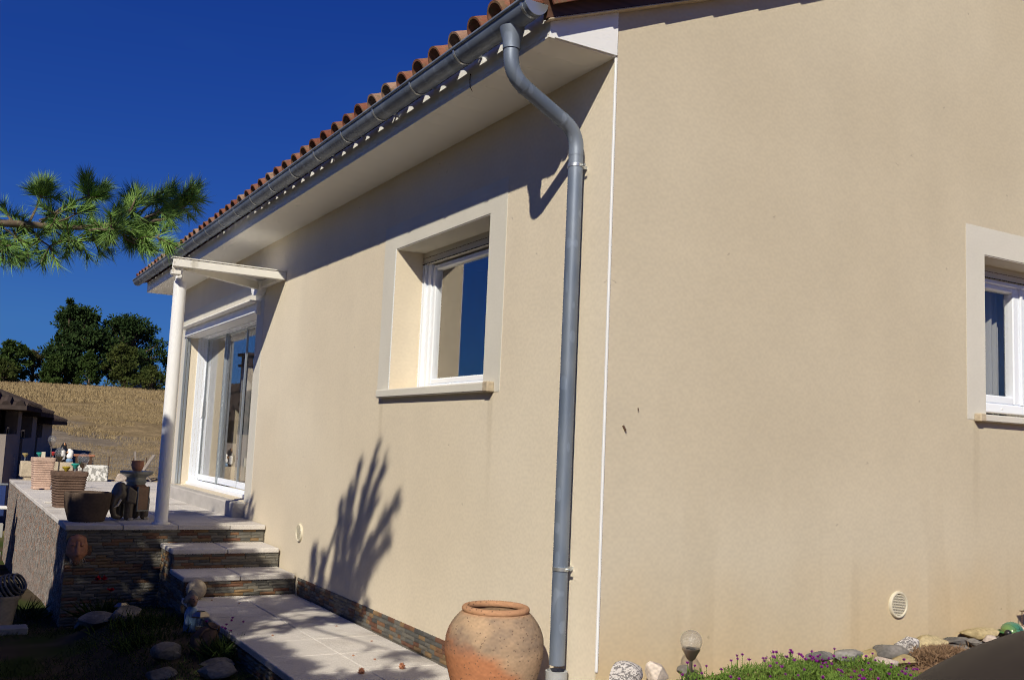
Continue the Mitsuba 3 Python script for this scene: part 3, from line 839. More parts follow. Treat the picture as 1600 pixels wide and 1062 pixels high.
# ------------------------------------------------------------------ things on the path and terrace
J = thing('terracotta_jar', 'big weathered terracotta jar beside the grey downpipe', 'jar')
JC = (-.35, .42, -.33)
out = [(.0, .0), (.15, .0), (.158, .012), (.178, .08), (.212, .18), (.241, .28), (.255, .36), (.254, .41), (.240, .465), (.214, .51), (.186, .542), (.166, .556)]
from scipy.interpolate import PchipInterpolator
tt = np.linspace(0, 1, len(out)); sp = PchipInterpolator(tt, np.array(out)); prof = sp(np.linspace(0, 1, 60))
prof = np.vstack([prof, [(.150, .548), (.165, .52), (.19, .48), (.22, .42), (.225, .36), (.2, .25), (.15, .08), (0, .05)]])
jm = lathe(prof, JC, 72)
jv = jm.vertices - JC
jm.vertices = JC + jv * (1 + .012 * (meshkit.fbm(jv * 7, 3, 2) - .5)[:, None] * np.array([1, 1, 0]))
put('body', jm, 'm_jar', J, smooth=50)
put('rim', lathe([(.157 + .020 * math.cos(a), .566 + .018 * math.sin(a)) for a in np.linspace(-2.6, 3.7, 22)], JC, 72), 'm_jar', J, smooth=60)

Q = thing('stone_bowl', 'low dark round planter bowl at the near left corner of the terrace', 'planter')
put('bowl', lathe([(0, 0), (.15, 0), (.165, .01), (.20, .12), (.214, .24), (.214, .268), (.204, .278), (.188, .272), (.178, .22), (0, .2)], (-1.63, 6.22, .19), 40), 'm_pot_bowl', Q, smooth=40)
put('soil', lathe([(0, .226), (.182, .222)], (-1.63, 6.22, .19), 24), 'm_soil', Q)


def ribbed_pot(label, cx, cy, w, h, bsdf, deg, foot, group=None):
    k = thing('ribbed_planter', label, 'planter', group)
    n = 11; prof = [(w * .40, 0.0 if not foot else .0)]
    for i_ in range(n):
        z = .03 + (h - .08) * i_ / n; dz = (h - .08) / n; r = w * (.41 + .09 * i_ / n)
        prof += [(r * .95, z), (r * 1.02, z + dz * .35), (r * 1.02, z + dz * .65), (r * .95, z + dz)]
    prof += [(w * .52, h - .05), (w * .525, h - .005), (w * .5, h), (w * .46, h - .01), (w * .44, h - .07), (0, h - .08)]
    m = lathe(prof, (0, 0, 0), 96, sq=9)
    M = T().translate([cx, cy, .19]).rotate([0, 0, 1], deg)
    if foot:
        m.apply_translation((0, 0, .02))
        for s in ((1, 1), (1, -1), (-1, 1), (-1, -1)):
            put('foot', cbox(s[0] * w * .26 - .042, s[0] * w * .26 + .042, s[1] * w * .26 - .042, s[1] * w * .26 + .042, 0, .035, .01), bsdf, k, to=M)
    put('pot', m, bsdf, k, smooth=30, to=M)
    put('soil', lathe([(0, h - .045), (w * .46, h - .05)], (0, 0, 0), 24, sq=9), 'm_soil', k, to=M)
    return k


ribbed_pot('dark brown ribbed square planter with two glass globes, behind the round bowl', -1.62, 8.02, .335, .40, 'm_pot_dark', 6, False)
ribbed_pot('pale pink ribbed square planter on arched feet', -1.61, 11.45, .285, .43, 'm_pot_pale', 4, True)


def trough(label, x0, x1, y0, y1, z0, z1, bsdf):
    k = thing('stone_trough', label, 'trough')
    outer = cbox(x0, x1, y0, y1, z0, z1, .015)
    mo = m3.Manifold(m3.Mesh(np.asarray(outer.vertices, np.float32), np.asarray(outer.faces, np.uint32)))
    mo = mo - m3.Manifold.cube((x1 - x0 - .09, y1 - y0 - .09, .2)).translate((x0 + .045, y0 + .045, z1 - .08))
    put('basin', mo, bsdf, k)
    put('soil', box(x0 + .044, x1 - .044, y0 + .044, y1 - .044, z1 - .075, z1 - .045), 'm_soil', k)
    return k


trough('long cream stone trough with coloured garden stakes at the far terrace edge', -1.72, -.92, 14.02, 14.32, .24, .50, 'm_trough')
k_ = 'stone_trough'
put('foot', cat(box(-1.66, -1.54, 14.05, 14.3, .19, .242), box(-1.10, -.98, 14.05, 14.3, .19, .242)), 'm_trough', k_)
trough('white and grey speckled stone trough at the far end of the terrace', -.84, -.36, 14.05, 14.35, .19, .46, 'm_speck')
put('loose_tile', cbox(-1.80, -1.62, 8.55, 8.80, .192, .215, .004), 'm_slab', None)
labels['loose_tile'] = {'label': 'small loose pale tile lying on the terrace edge left of the ribbed planters', 'category': 'tile'}


def globe(label, x, y, zb, zc, r, group=None, cupz=True):
    k = thing('solar_globe_lamp', label, 'garden lamp', group)
    s = trimesh.creation.icosphere(4, r); s.vertices *= 1 + .012 * (meshkit.noise(s.vertices * (2.2 / r), 3) - .5)[:, None]
    s.apply_translation((x, y, zc))
    put('globe', s, 'm_globe', k, smooth=True)
    put('cup', lathe([(.010, -1.75 * r), (.022, -1.55 * r), (.6 * r, -1.15 * r), (.82 * r, -.78 * r), (.83 * r, -.62 * r), (.70 * r, -.64 * r), (0, -.70 * r)], (x, y, zc), 28), 'm_steel', k, smooth=40)
    put('stem', tube([(x, y, zb), (x, y, zc - 1.7 * r)], .009, 10), 'm_steel', k, smooth=40)
    put('solar_cell', cbox(x - .35 * r, x + .35 * r, y - .35 * r, y + .35 * r, zc - .66 * r, zc - .62 * r, .002), 'm_darkgap', k)
    return k


globe('clear glass globe lamp at the right of the dark ribbed planter', -1.49, 8.0, .54, .735, .062)
globe('clear glass globe lamp at the left of the dark ribbed planter', -1.73, 8.08, .54, .79, .056)
globe('clear glass globe lamp in the pale ribbed planter', -1.52, 11.45, .56, .90, .056)
globe('clear glass globe lamp on a steel stem between the rocks and purple flowers', .434, -.20, -.12, .142, .055)


def stake(label, x, y, zb, z, bsdf, s=.05):
    k = thing('garden_stake', label, 'garden stake')
    m = lathe([(0, -.0), (.3 * s, .25 * s), (.8 * s, 1.0 * s), (1.0 * s, 1.35 * s), (.75 * s, 1.6 * s), (0, 1.65 * s)], (x, y, z - s), 18)
    put('cap', m, bsdf, k, smooth=40)
    put('stem', tube([(x, y, zb), (x, y, z - s * .6)], .006, 6), 'm_alu', k)
    put('head', lathe([(0, -.3 * s), (.3 * s, 0), (0, .35 * s)], (x - .9 * s, y - .2 * s, z + .3 * s), 10), bsdf, k)


stake('ochre yellow bird-shaped stake at the left end of the cream trough', -1.66, 14.15, .46, .60, 'm_ochre', .045)
stake('teal stake in the cream trough left of the red one', -1.45, 14.15, .46, .62, 'm_teal', .045)
stake('red stake in the cream trough', -1.24, 14.15, .46, .64, 'm_red', .045)
stake('teal stake standing in the dark ribbed planter', -1.57, 7.97, .53, .655, 'm_teal', .042)
stake('olive yellow stake standing in the dark ribbed planter', -1.66, 7.97, .53, .62, 'm_yellow', .042)
put('cream_block', cat(cbox(-1.42, -1.36, 14.1, 14.16, .50, .66, .006), cbox(-1.46, -1.43, 14.1, 14.13, .46, .54, .004)), 'm_cream', None)
labels['cream_block'] = {'label': 'small upright cream stone block on the long trough beside a teal stake', 'category': 'ornament'}
# penguin and goose figurines on the trough
PG = thing('penguin_figurine', 'black and white penguin figurine at the right end of the cream trough', 'figurine')
px_, py_ = -1.10, 14.17
put('body', blob({'a': (px_, py_, .55, .055), 'b': (px_, py_, .66, .062), 'c': (px_ + .01, py_, .76, .038), 'd': (px_ + .015, py_ - .03, .80, .03), 'w': (px_ - .06, py_, .60, .02), 'v': (px_ - .05, py_, .71, .02)}, .02, 4,
                   (('a', 'b'), ('b', 'c'), ('c', 'd'), ('w', 'v'))), 'm_black', PG, smooth=True)
put('belly', blob({'a': (px_ + .01, py_ - .03, .56, .036), 'b': (px_ + .01, py_ - .038, .67, .036)}, .02, 3, (('a', 'b'),)), 'm_whitepaint', PG, smooth=True)
put('beak', lathe([(0, .05), (.012, 0), (0, -.01)], (px_ + .02, py_ - .06, .79), 8), 'm_orange', PG)
GO = thing('goose_figurine', 'white goose figurine with blue base beside the penguin figurine', 'figurine')
gx_, gy_ = -.985, 14.12
put('body', blob({'a': (gx_, gy_, .60, .05), 'b': (gx_ + .015, gy_, .67, .04), 'c': (gx_ - .01, gy_, .70, .03)}, .02, 4, (('a', 'b'), ('b', 'c'))), 'm_whitepaint', GO, smooth=True)
put('base', lathe([(0, 0), (.05, 0), (.058, .03), (.04, .06)], (gx_, gy_, .50), 16), 'm_blue', GO, smooth=40)
put('beak', lathe([(0, .03), (.012, 0), (0, -.01)], (gx_ - .045, gy_ - .02, .66), 8), 'm_orange', GO)
put('wooden_stick', tube([(-1.02, 14.2, .46), (-1.05, 14.2, .80)], .012, 8), 'm_bronze', None)
labels['wooden_stick'] = {'label': 'slanting dark wooden stick standing between the penguin and goose figurines', 'category': 'stick'}

# elephant stool
E_ = thing('elephant_stool', 'dark glazed elephant garden stool with saddle cloth, left of the white post', 'garden stool')
EM = T().translate([-1.19, 6.42, .19]).rotate([0, 0, 1], 32)
sp_ = {'hip': (.07, 0, .235, .098), 'sho': (-.06, 0, .235, .098), 'head': (-.165, -.01, .255, .088), 'brow': (-.17, -.01, .315, .062),
       't1': (-.235, -.02, .205, .042), 't2': (-.255, -.025, .115, .032), 't3': (-.24, -.035, .045, .026), 't4': (-.20, -.05, .035, .022)}
bones = [('hip', 'sho'), ('sho', 'head'), ('head', 'brow'), ('head', 't1'), ('t1', 't2'), ('t2', 't3'), ('t3', 't4')]
for i_, (lx, ly) in enumerate(((-.095, -.062), (-.095, .062), (.105, -.062), (.105, .062))):
    sp_[f'l{i_}'] = (lx, ly, .19, .05); sp_[f'f{i_}'] = (lx, ly, .043, .043); sp_[f'g{i_}'] = (lx - .012, ly - .008, .03, .03)
    bones += [(f'l{i_}', f'f{i_}'), (f'f{i_}', f'g{i_}'), (f'l{i_}', 'sho' if lx < 0 else 'hip')]
put('body', blob(sp_, .016, 8, bones), 'm_elephant', E_, smooth=True, to=EM)
for s in (-1, 1):
    ear = blob({'a': (-.135, s * .10, .315, .018), 'b': (-.075, s * .128, .275, .014), 'c': (-.085, s * .128, .175, .014), 'd': (-.145, s * .105, .19, .016)}, .016, 6, (('a', 'b', 'c', 'd'),))
    put('ear', ear, 'm_elephant', E_, smooth=True, to=EM)
    put('tusk', tube([(-.205, s * .062 - .01, .20), (-.25, s * .075 - .015, .15), (-.285, s * .07 - .015, .135)], [.013, .010, .004], 8), 'm_tusk', E_, smooth=True, to=EM)
    put('blanket', cat(cbox(-.03, .10, s * .108 - .008, s * .108 + .008, .10, .33, .004)), 'm_blanket', E_, to=EM)
    put('blanket_hem', cat(cbox(-.04, -.028, s * .111 - .01, s * .111 + .01, .10, .33, .004), cbox(.098, .11, s * .111 - .01, s * .111 + .01, .10, .33, .004), cbox(-.04, .11, s * .111 - .0105, s * .111 + .0105, .085, .10, .004)), 'm_glaze', E_, to=EM)
put('blanket', cbox(-.045, .085, -.10, .10, .305, .345, .01), 'm_blanket', E_, to=EM)
for i_, (lx, ly) in enumerate(((-.095, -.062), (.105, -.062))):
    for q_ in (-.02, 0, .02):
        tn = trimesh.creation.icosphere(1, .011); tn.apply_translation((lx + q_, ly - .042 - .004 * (q_ == 0), .014)); put('toenail', tn, 'm_tusk', E_, smooth=True, to=EM)
put('pedestal', lathe([(.07, .33), (.075, .36), (.085, .375), (.075, .39), (.08, .42), (.13, .455), (.135, .475), (.125, .482), (0, .482)], (.03, 0, 0), 28, sq=5), 'm_glaze', E_, smooth=40, to=EM)
BP = thing('small_bowl', 'small reddish brown bowl on top of the elephant stool', 'bowl')
put('bowl', lathe([(0, 0), (.035, 0), (.05, .015), (.062, .055), (.058, .085), (.064, .10), (.056, .098), (.05, .06), (0, .04)], (-1.165, 6.43, .673), 28), 'm_terracotta', BP, smooth=40)

# carved face on the terrace wall
F_ = thing('carved_face', 'brown carved animal face plaque on the terrace wall under the dark bowl', 'wall plaque')
FM = T().translate([-1.74, 5.785, -.02])
sp_ = {'t': (0, -.005, .085, .045), 'tl': (-.045, -.002, .08, .032), 'tr': (.045, -.002, .08, .032), 'l': (-.05, 0, .03, .04), 'r': (.05, 0, .03, .04), 'm': (0, -.015, -.05, .065), 'c': (0, -.01, -.10, .05), 'n1': (0, -.045, .05, .018), 'n2': (0, -.065, -.045, .026), 'el': (-.03, -.045, .035, .016),
       'er': (.03, -.045, .035, .016), 'bl': (-.06, -.005, -.04, .032), 'br': (.06, -.005, -.04, .032)}
put('face', blob(sp_, .012, 6, (('t', 'tl', 'tr', 'l', 'r'), ('l', 'r', 'm'), ('m', 'c'), ('n1', 'n2'), ('el', 'l'), ('er', 'r'), ('l', 'bl'), ('r', 'br'), ('bl', 'm'), ('br', 'm'))), 'm_terracotta', F_, smooth=True, to=FM)
put('beard', cards(np.array([[x, -.03, -.09] for x in np.linspace(-.05, .05, 120)]) + rng.normal(size=(120, 3)) * .012, np.array([[0, -.3, -1.0]]) + rng.normal(size=(120, 3)) * .3, .05, .008, rng), 'm_trough', F_, to=FM, kind='stuff')

# pine cones and chips on the path
for (x, y, s, lb) in ((-.585, 1.62, .022, 'small brown pine cone on the path, left of the other cone'), (-.30, 1.66, .022, 'small brown pine cone on the path beside the jar')):
    k = thing('pine_cone', lb, 'pine cone')
    core = rock(int(abs(x) * 1000), (s * 1.6, s * 1.3, s * 1.2), 2, .4, 0); core.apply_translation((x, y, -.33 + s * .6)); put('core', core, 'm_terracotta', k)
    n = 60; dv = rng.normal(size=(n, 3)); dv /= np.linalg.norm(dv, axis=1, keepdims=True)
    put('scale', cards(np.array([x, y, -.33 + s * .7]) + dv * s * .5, dv + [0.5, 0, 0.2], s * .7, s * .5, rng), 'm_terracotta', k, kind='stuff')
chips = []
for (x, y) in ((-.45, 2.1), (-.36, 1.95), (-.16, 2.5), (-.75, 2.9), (-.2, 3.1), (-.62, 4.3), (-.8, 4.5), (-.3, 1.3)):
    m = rock(int(y * 100), (.018, .014, .008), 1, .4, 1); m.apply_translation((x, y, -.326)); chips.append(m)
struct('bark_chips', cat(*chips), 'm_terracotta', kind='stuff', label='scattered bits of brown bark on the path')
labels['bark_chips']['category'] = 'bark chips'

# ------------------------------------------------------------------ lower garden at the left
def gh(x, y): return float(ground_h(np.array([x]), np.array([y]))[0])


def put_rock(label, x, y, dims, seed, bsdf, z=None, sink=.25, deg=0, group=None, name='rock'):
    k = unique(name)
    m = rock(seed, dims, 3)
    m.apply_transform(trimesh.transformations.rotation_matrix(math.radians(deg), [0, 0, 1]))
    z = gh(x, y) if z is None else z
    m.apply_translation((x, y, z + dims[2] * (.5 - sink)))
    scene[k] = mikit.ply(m, bsdf, smooth=18)
    labels[k] = {'label': label, 'category': 'rock'}
    if group: labels[k]['group'] = group
    return k


put_rock('smooth rounded grey boulder at the foot of the terrace wall, left of the lantern', -1.62, 5.62, (.26, .2, .17), 31, 'm_rock_grey', None, .1)
put_rock('big dark rock in the shade left of the metal lantern', -1.62, 4.95, (.34, .26, .17), 32, 'm_rock_slate')
put_rock('dark rock in front of the metal lantern in the shaded bed', -1.45, 4.72, (.30, .22, .15), 33, 'm_rock_slate')
put_rock('pale streaked rock in the middle of the shaded bed', -1.41, 3.15, (.24, .18, .14), 34, 'm_rock_slate', None, .2)
put_rock('flat grey rock below the lying jug', -1.19, 2.72, (.26, .18, .09), 35, 'm_rock_slate', None, .1)
put_rock('grey rock at the edge of the raised path near the picture bottom', -1.24, 2.46, (.28, .2, .12), 36, 'm_rock_slate', None, .1)
put_rock('small dark stone left of the raised path near the bottom', -1.52, 2.75, (.2, .2, .1), 37, 'm_rock_slate')

SB = thing('stone_ball', 'round rough stone ball at the foot of the steps', 'ornament')
m = trimesh.creation.icosphere(4, .085); m.vertices *= 1 + .03 * (meshkit.noise(m.vertices * 40, 3) - .5)[:, None]; m.apply_translation((-.915, 4.59, -.247)); put('ball', m, 'm_trough', SB, smooth=True)
GN = thing('garden_gnome', 'small figurine in a pale hood with reddish brown face beside the stone ball', 'figurine')
GM = T().translate([-1.09, 3.93, -.49]).rotate([0, 0, 1], 10).scale(.70)
put('body', blob({'a': (0, 0, .07, .08), 'b': (0, 0, .25, .065), 'c': (-.06, -.02, .22, .03), 'd': (-.075, -.06, .13, .025), 'e': (.06, -.02, .22, .03), 'f': (.075, -.06, .13, .025)}, .02, 6, (('a', 'b'), ('b', 'c'), ('c', 'd'), ('b', 'e'), ('e', 'f'))), 'm_blue', GN, smooth=True, to=GM)
put('face', blob({'a': (0, -.02, .385, .055), 'n': (0, -.08, .375, .014), 'm': (0, -.05, .34, .03)}, .014, 4, (('a', 'n'), ('a', 'm'))), 'm_skin', GN, smooth=True, to=GM)
put('hood', blob({'a': (0, .012, .41, .062), 'b': (.0, .03, .46, .03), 'c': (-.075, .015, .37, .028), 'd': (0, .03, .33, .05)}, .016, 5, (('a', 'b'), ('a', 'c'), ('a', 'd'))), 'm_rock_grey', GN, smooth=True, to=GM)
for s in (-1, 1):
    e = trimesh.creation.icosphere(1, .008); e.apply_translation((s * .02, -.072, .395)); put('eye', e, 'm_black', GN, smooth=True, to=GM)


def lantern(label, x, y, zb, z, deg=15):
    k = thing('solar_lantern', label, 'garden lantern')
    M = T().translate([x, y, 0]).rotate([0, 0, 1], deg)
    put('roof', lathe([(.035, z), (.075, z - .03), (.075, z - .04), (.03, z - .04)], (0, 0, 0), 6), 'm_steel', k, to=M)
    put('solar_cell', lathe([(0, z + .002), (.035, z + .001)], (0, 0, 0), 6), 'm_darkgap', k, to=M)
    put('lens', lathe([(.032, z - .041), (.032, z - .11), (0, z - .11)], (0, 0, 0), 16), 'm_globe', k, to=M)
    put('collar', lathe([(.036, z - .111), (.036, z - .13), (.012, z - .15)], (0, 0, 0), 16), 'm_steel', k, to=M)
    put('stem', tube([(0, 0, zb), (0, 0, z - .145)], .009, 8), 'm_steel', k, to=M)


lantern('small metal lantern in the shaded bed in front of the terrace wall', -1.37, 5.4, -.75, -.46)
lantern('small metal lantern with six-sided roof beside the raised path', -1.075, 3.69, -.55, -.275)
AM = thing('clay_jug', 'brown clay jug lying on its side beside the raised path', 'jug')
AMM = T().translate([-1.15, 3.17, -.385]).rotate([0, 0, 1], 40).rotate([1, 0, 0], 28).scale(.8)
put('body', lathe([(0, -.17), (.06, -.165), (.11, -.10), (.125, -.02), (.10, .06), (.05, .11), (.04, .13), (.05, .15), (.042, .15), (.03, .12), (0, .10)], (0, 0, 0), 32), 'm_pot_dark', AM, smooth=40, to=AMM)
for s in (-1, 1):
    put('handle', tube([(s * .045, 0, .125), (s * .10, 0, .12), (s * .135, 0, .07), (s * .10, 0, .04)], .012, 8), 'm_pot_dark', AM, smooth=True, to=AMM)


def plant(name, label, cat_, x, y, z, n, h, spread, bsdf, width=.014, g=None, lean=.5, petals=None, group=None):
    g = g or np.random.default_rng(int(abs(x * 977 + y * 131)) % 9999)
    k = thing(name, label, cat_, group)
    base = np.stack([x + g.normal(size=n) * spread * .4, y + g.normal(size=n) * spread * .4, np.full(n, z)], 1)
    d = g.normal(size=(n, 3)) * lean; d[:, 2] = 1
    put('leaf', cards(base, d, h * g.uniform(.5, 1, n), width, g, .15, True), bsdf, k, kind='stuff')
    if petals:
        for q_ in range(petals[1]):
            c = np.array([x, y, z]) + [g.normal() * spread * .5, g.normal() * spread * .5, h * g.uniform(.7, 1.1)]
            d = g.normal(size=(14, 3)); d[:, 2] = np.abs(d[:, 2])
            put('flower', cards(np.tile(c, (14, 1)), d, petals[2], petals[2] * .7, g), petals[0], k)
    return k


plant('red_flower', 'dark bed plant with two red flowers against the terrace wall', 'plant', -1.50, 5.55, -.70, 160, .40, .16, 'm_leaf1', petals=('m_redpetal', 3, .04))
plant('lavender', 'low purple-tipped plant at the edge of the raised path', 'plant', -1.06, 2.98, -.52, 260, .30, .12, 'm_leaf1', .008, petals=('m_petal', 9, .014))
plant('green_shrub', 'low green shrub in the shaded bed below the steps', 'plant', -1.30, 4.35, -.54, 500, .22, .34, 'm_leaf1', .012)
plant('green_shrub', 'low green shrub left of the clay jug', 'plant', -1.42, 3.75, -.56, 500, .20, .30, 'm_leaf1', .012)
plant('weed_clump', 'clump of long thin leaves growing beside the ribbed plant pot', 'plant', -2.02, 6.35, -.78, 60, .38, .16, 'm_leaf2', .012, lean=.7)
g_l = np.random.default_rng(12)
n = 15000
bx_ = g_l.uniform(-3.4, -1.03, n); by_ = g_l.uniform(1.6, 6.8, n)
keep = (meshkit.fbm(np.stack([bx_ * 1.4, by_ * 1.4, bx_ * 0], 1), 3, 8) > .44) & ((bx_ < -1.3) | (by_ < 5.6)) & ~((bx_ > -1.86) & (by_ > 5.7))
bx_, by_ = bx_[keep], by_[keep]
d = g_l.normal(size=(len(bx_), 3)) * .55; d[:, 2] = 1
struct('grass', cards(np.stack([bx_, by_, ground_h(bx_, by_) - .005], 1), d, g_l.uniform(.03, .10, len(bx_)), .006, g_l, .2), 'm_leaf1', kind='stuff', label='rough short grass in the shaded lower garden')
labels['grass']['category'] = 'grass'

# pot and basket at the far left
PP = thing('ribbed_plant_pot', 'beige ribbed plant pot cut by the left edge, holding a striped wicker basket', 'plant pot')
a_ = np.arange(72) * 2 * np.pi / 72
pc = (-2.33, 6.0, -.78)
pm = lathe([(0, 0), (.12, 0), (.17, .30), (.185, .30), (.19, .335), (.17, .335), (.155, .28), (0, .26)], pc, 72)
v = pm.vertices - pc; rr = np.hypot(v[:, 0], v[:, 1]); th = np.arctan2(v[:, 1], v[:, 0]); kk = 1 + .03 * np.sign(np.sin(th * 18)) * (v[:, 2] < .29) * (v[:, 2] > .0); v[:, :2] *= kk[:, None]; pm.vertices = v + pc
put('pot', pm, 'm_trough', PP, smooth=25)
WB = thing('wicker_basket', 'white striped wicker basket lying on the plant pot at the left edge', 'basket')
for k in range(9):
    t_ = k / 8; r = .045 + .08 * math.sin(math.pi * (.15 + .7 * t_)); c = np.array([-2.27, 5.98, -.40]) + np.array([.35, -.2, .25]) * (t_ - .5) * .55
    a_ = np.linspace(0, 2 * np.pi, 25)
    ax_, u_, w_ = frame_of([.7, -.45, .5])
    put('hoop', tube([c + r * (math.cos(q_) * u_ + math.sin(q_) * w_) for q_ in a_], .010, 6, False), 'm_rock_grey' if k % 2 == 0 else 'm_rock_slate', WB, smooth=True)
put('lining', lathe([(0, -.06), (.09, -.05), (.125, .0), (.12, .06)], (-2.29, 6.0, -.42), 20), 'm_black', WB)
put('edging_slab', cbox(-2.7, -2.10, 5.55, 5.72, gh(-2.3, 5.6) - .05, gh(-2.3, 5.6) + .06, .01), 'm_blockwall', None)
labels['edging_slab'] = {'label': 'short pale edging slab on the ground below the ribbed plant pot', 'category': 'edging slab'}

# ------------------------------------------------------------------ bed in front of the gable
RK = [
    ('rounded grey granite boulder at the corner by the white bead', 0.048, -0.16, -0.039, (0.206, 0.15, 0.093), 'm_rock_granite', 51, 10),
    ('blocky pinkish white stone beside the granite boulder', 0.284, -0.12, -0.060, (0.172, 0.13, 0.099), 'm_rock_pink', 52, 25),
    ('small brown stone at the foot of the glass globe lamp', 0.440, -0.14, -0.031, (0.059, 0.08, 0.045), 'm_rock_slate', 53, 0),
    ('grey stone behind the purple flowers, leftmost of the row', 1.492, -0.08, -0.053, (0.207, 0.12, 0.054), 'm_rock_grey', 54, 0),
    ('broad beige-grey flat stone in the row, left of the cream wedge', 1.710, -0.1, -0.060, (0.236, 0.14, 0.073), 'm_rock_grey', 55, 5),
    ('cream stone wedged right of the broad flat stone', 1.902, -0.07, -0.079, (0.122, 0.12, 0.064), 'm_rock_ochre', 56, 20),
    ('dark blue-grey angular stone in the middle of the row', 2.031, -0.11, -0.069, (0.283, 0.16, 0.087), 'm_rock_slate', 57, -8),
    ('white quartz stone among the purple flowers', 1.826, -0.24, -0.075, (0.196, 0.14, 0.058), 'm_rock_pink', 58, 15),
    ('pale beige pebble right of the white quartz stone', 2.004, -0.22, -0.084, (0.168, 0.14, 0.059), 'm_rock_ochre', 59, 0),
    ('pale speckled granite stone under the wall vent', 2.223, -0.08, -0.032, (0.158, 0.13, 0.077), 'm_rock_granite', 60, 0),
    ('yellowish broad stone right of the speckled granite', 2.436, -0.08, -0.034, (0.292, 0.14, 0.067), 'm_rock_ochre', 61, 0),
    ('thin dark slate slab below the yellowish stone', 2.355, -0.18, -0.039, (0.299, 0.14, 0.031), 'm_rock_slate', 62, -10),
    ('flat grey slate slab right of the yellowish stone', 2.675, -0.09, -0.031, (0.291, 0.15, 0.044), 'm_rock_slate', 63, 8),
    ('thin grey slab lying on the slope', 2.524, -0.18, -0.035, (0.295, 0.14, 0.027), 'm_rock_slate', 64, -12),
    ('small pale grey slab nearest the dark lid', 2.468, -0.28, -0.049, (0.170, 0.14, 0.034), 'm_rock_grey', 65, 8),
    ('big cream rock leaning on the wall', 2.937, -0.09, -0.011, (0.316, 0.14, 0.061), 'm_rock_ochre', 66, -12),
    ('dark slate chip below the cream rock', 2.729, -0.18, -0.021, (0.153, 0.12, 0.036), 'm_rock_slate', 67, 20),
    ('round beige pebble below the cream rock', 2.880, -0.19, -0.017, (0.124, 0.12, 0.044), 'm_rock_pink', 68, 0),
    ('grey slate slab left of the green turtle', 3.080, -0.07, 0.001, (0.135, 0.1, 0.041), 'm_rock_grey', 69, 0),
    ('white stone at the right edge of the picture', 3.425, -0.06, 0.009, (0.171, 0.1, 0.034), 'm_rock_pink', 70, 0),
]
for lb, x, y, z, dims, b, seed, deg in RK:
    put_rock(lb, x, y, (dims[0] * 1.06, dims[1], dims[2] * 1.35), seed, b, z, .2, deg)
# little stones and chips between
g_s = np.random.default_rng(88); bits = []
for _ in range(260):
    x, y = g_s.uniform(1.2, 3.6), -abs(g_s.normal()) * .14 - .02
    s = g_s.uniform(.012, .04); m = rock(int(g_s.integers(9999)), (s * 1.4, s, s * .7), 1, .4, 3); m.apply_translation((x, y, bed_h(x, y) + s * .15)); bits.append(m)
struct('stone_chips', cat(*bits), 'm_rock_slate', kind='stuff', label='small stone chips and crumbs on the bed along the gable')
labels['stone_chips']['category'] = 'stone chips'

# purple-flowered ground cover
GC = thing('ground_cover', 'green succulent ground cover dotted with purple flowers in the gable bed', 'ground cover')
labels[GC]['kind'] = 'stuff'
g_g = np.random.default_rng(17)
n = 26000
x = g_g.uniform(.20, 2.3, n); y = g_g.uniform(-.75, -.13, n)
m_ = meshkit.fbm(np.stack([x * 2.2, y * 2.2, x * 0], 1), 3, 4)
edge = np.clip((x - .2) / .12, 0, 1) * np.clip((1.95 - x + .8 * (-y - .2)) / .5, .0, 1) * np.where((x > 1.3) & (y > -.17), 0, 1) * np.clip((-y - .11) / .10, 0, 1)
keep = (m_ * edge > .22); x, y, m_ = x[keep], y[keep], m_[keep]
zb = np.array([bed_h(a, b) for a, b in zip(x, y)])
hh = (.055 + .06 * np.clip((1.35 - x) / .35, 0, 1)) * np.clip((m_ - .22) / .25, .2, 1.2)
base = np.stack([x, y, zb + hh * g_g.uniform(.2, 1, len(x))], 1)
d = g_g.normal(size=(len(x), 3)) * .8; d[:, 2] = np.abs(d[:, 2]) + .7
put('foliage', cards(base, d, g_g.uniform(.014, .032, len(x)), .0055, g_g, .05, True), 'm_bedleaf', GC, kind='stuff')
for q_ in range(120):
    i_ = int(g_g.integers(len(x))); tall = g_g.random() < .25
    c = np.array([x[i_], y[i_], zb[i_] + hh[i_] + (.05 if tall else .025) + .015 * g_g.random()])
    st = tube([c - [0, 0, .06], c], .0016, 5, False)
    d = g_g.normal(size=(16, 3)) * .8; d[:, 2] = np.abs(d[:, 2]) + .4
    put('flower', cards(np.tile(c, (16, 1)), d, 0.0145 * g_g.uniform(.6, 1.1), .009, g_g), 'm_petal', GC)
    put('flower_stem', st, 'm_bedleaf', GC)
# dry heather-like twigs
n = 2500
x = g_g.normal(size=n) * .10 + 2.26; y = -.26 + g_g.normal(size=n) * .05; zb = np.array([bed_h(a, b) for a, b in zip(x, y)])
d = g_g.normal(size=(n, 3)); d[:, 2] = np.abs(d[:, 2]) + .3
TWG = thing('dry_plant', 'dead brown low plant below the yellowish stone', 'plant')
put('twig', cards(np.stack([x, y, zb + .05 * g_g.random(n)], 1), d, .035, .006, g_g), 'm_soil', TWG, kind='stuff')

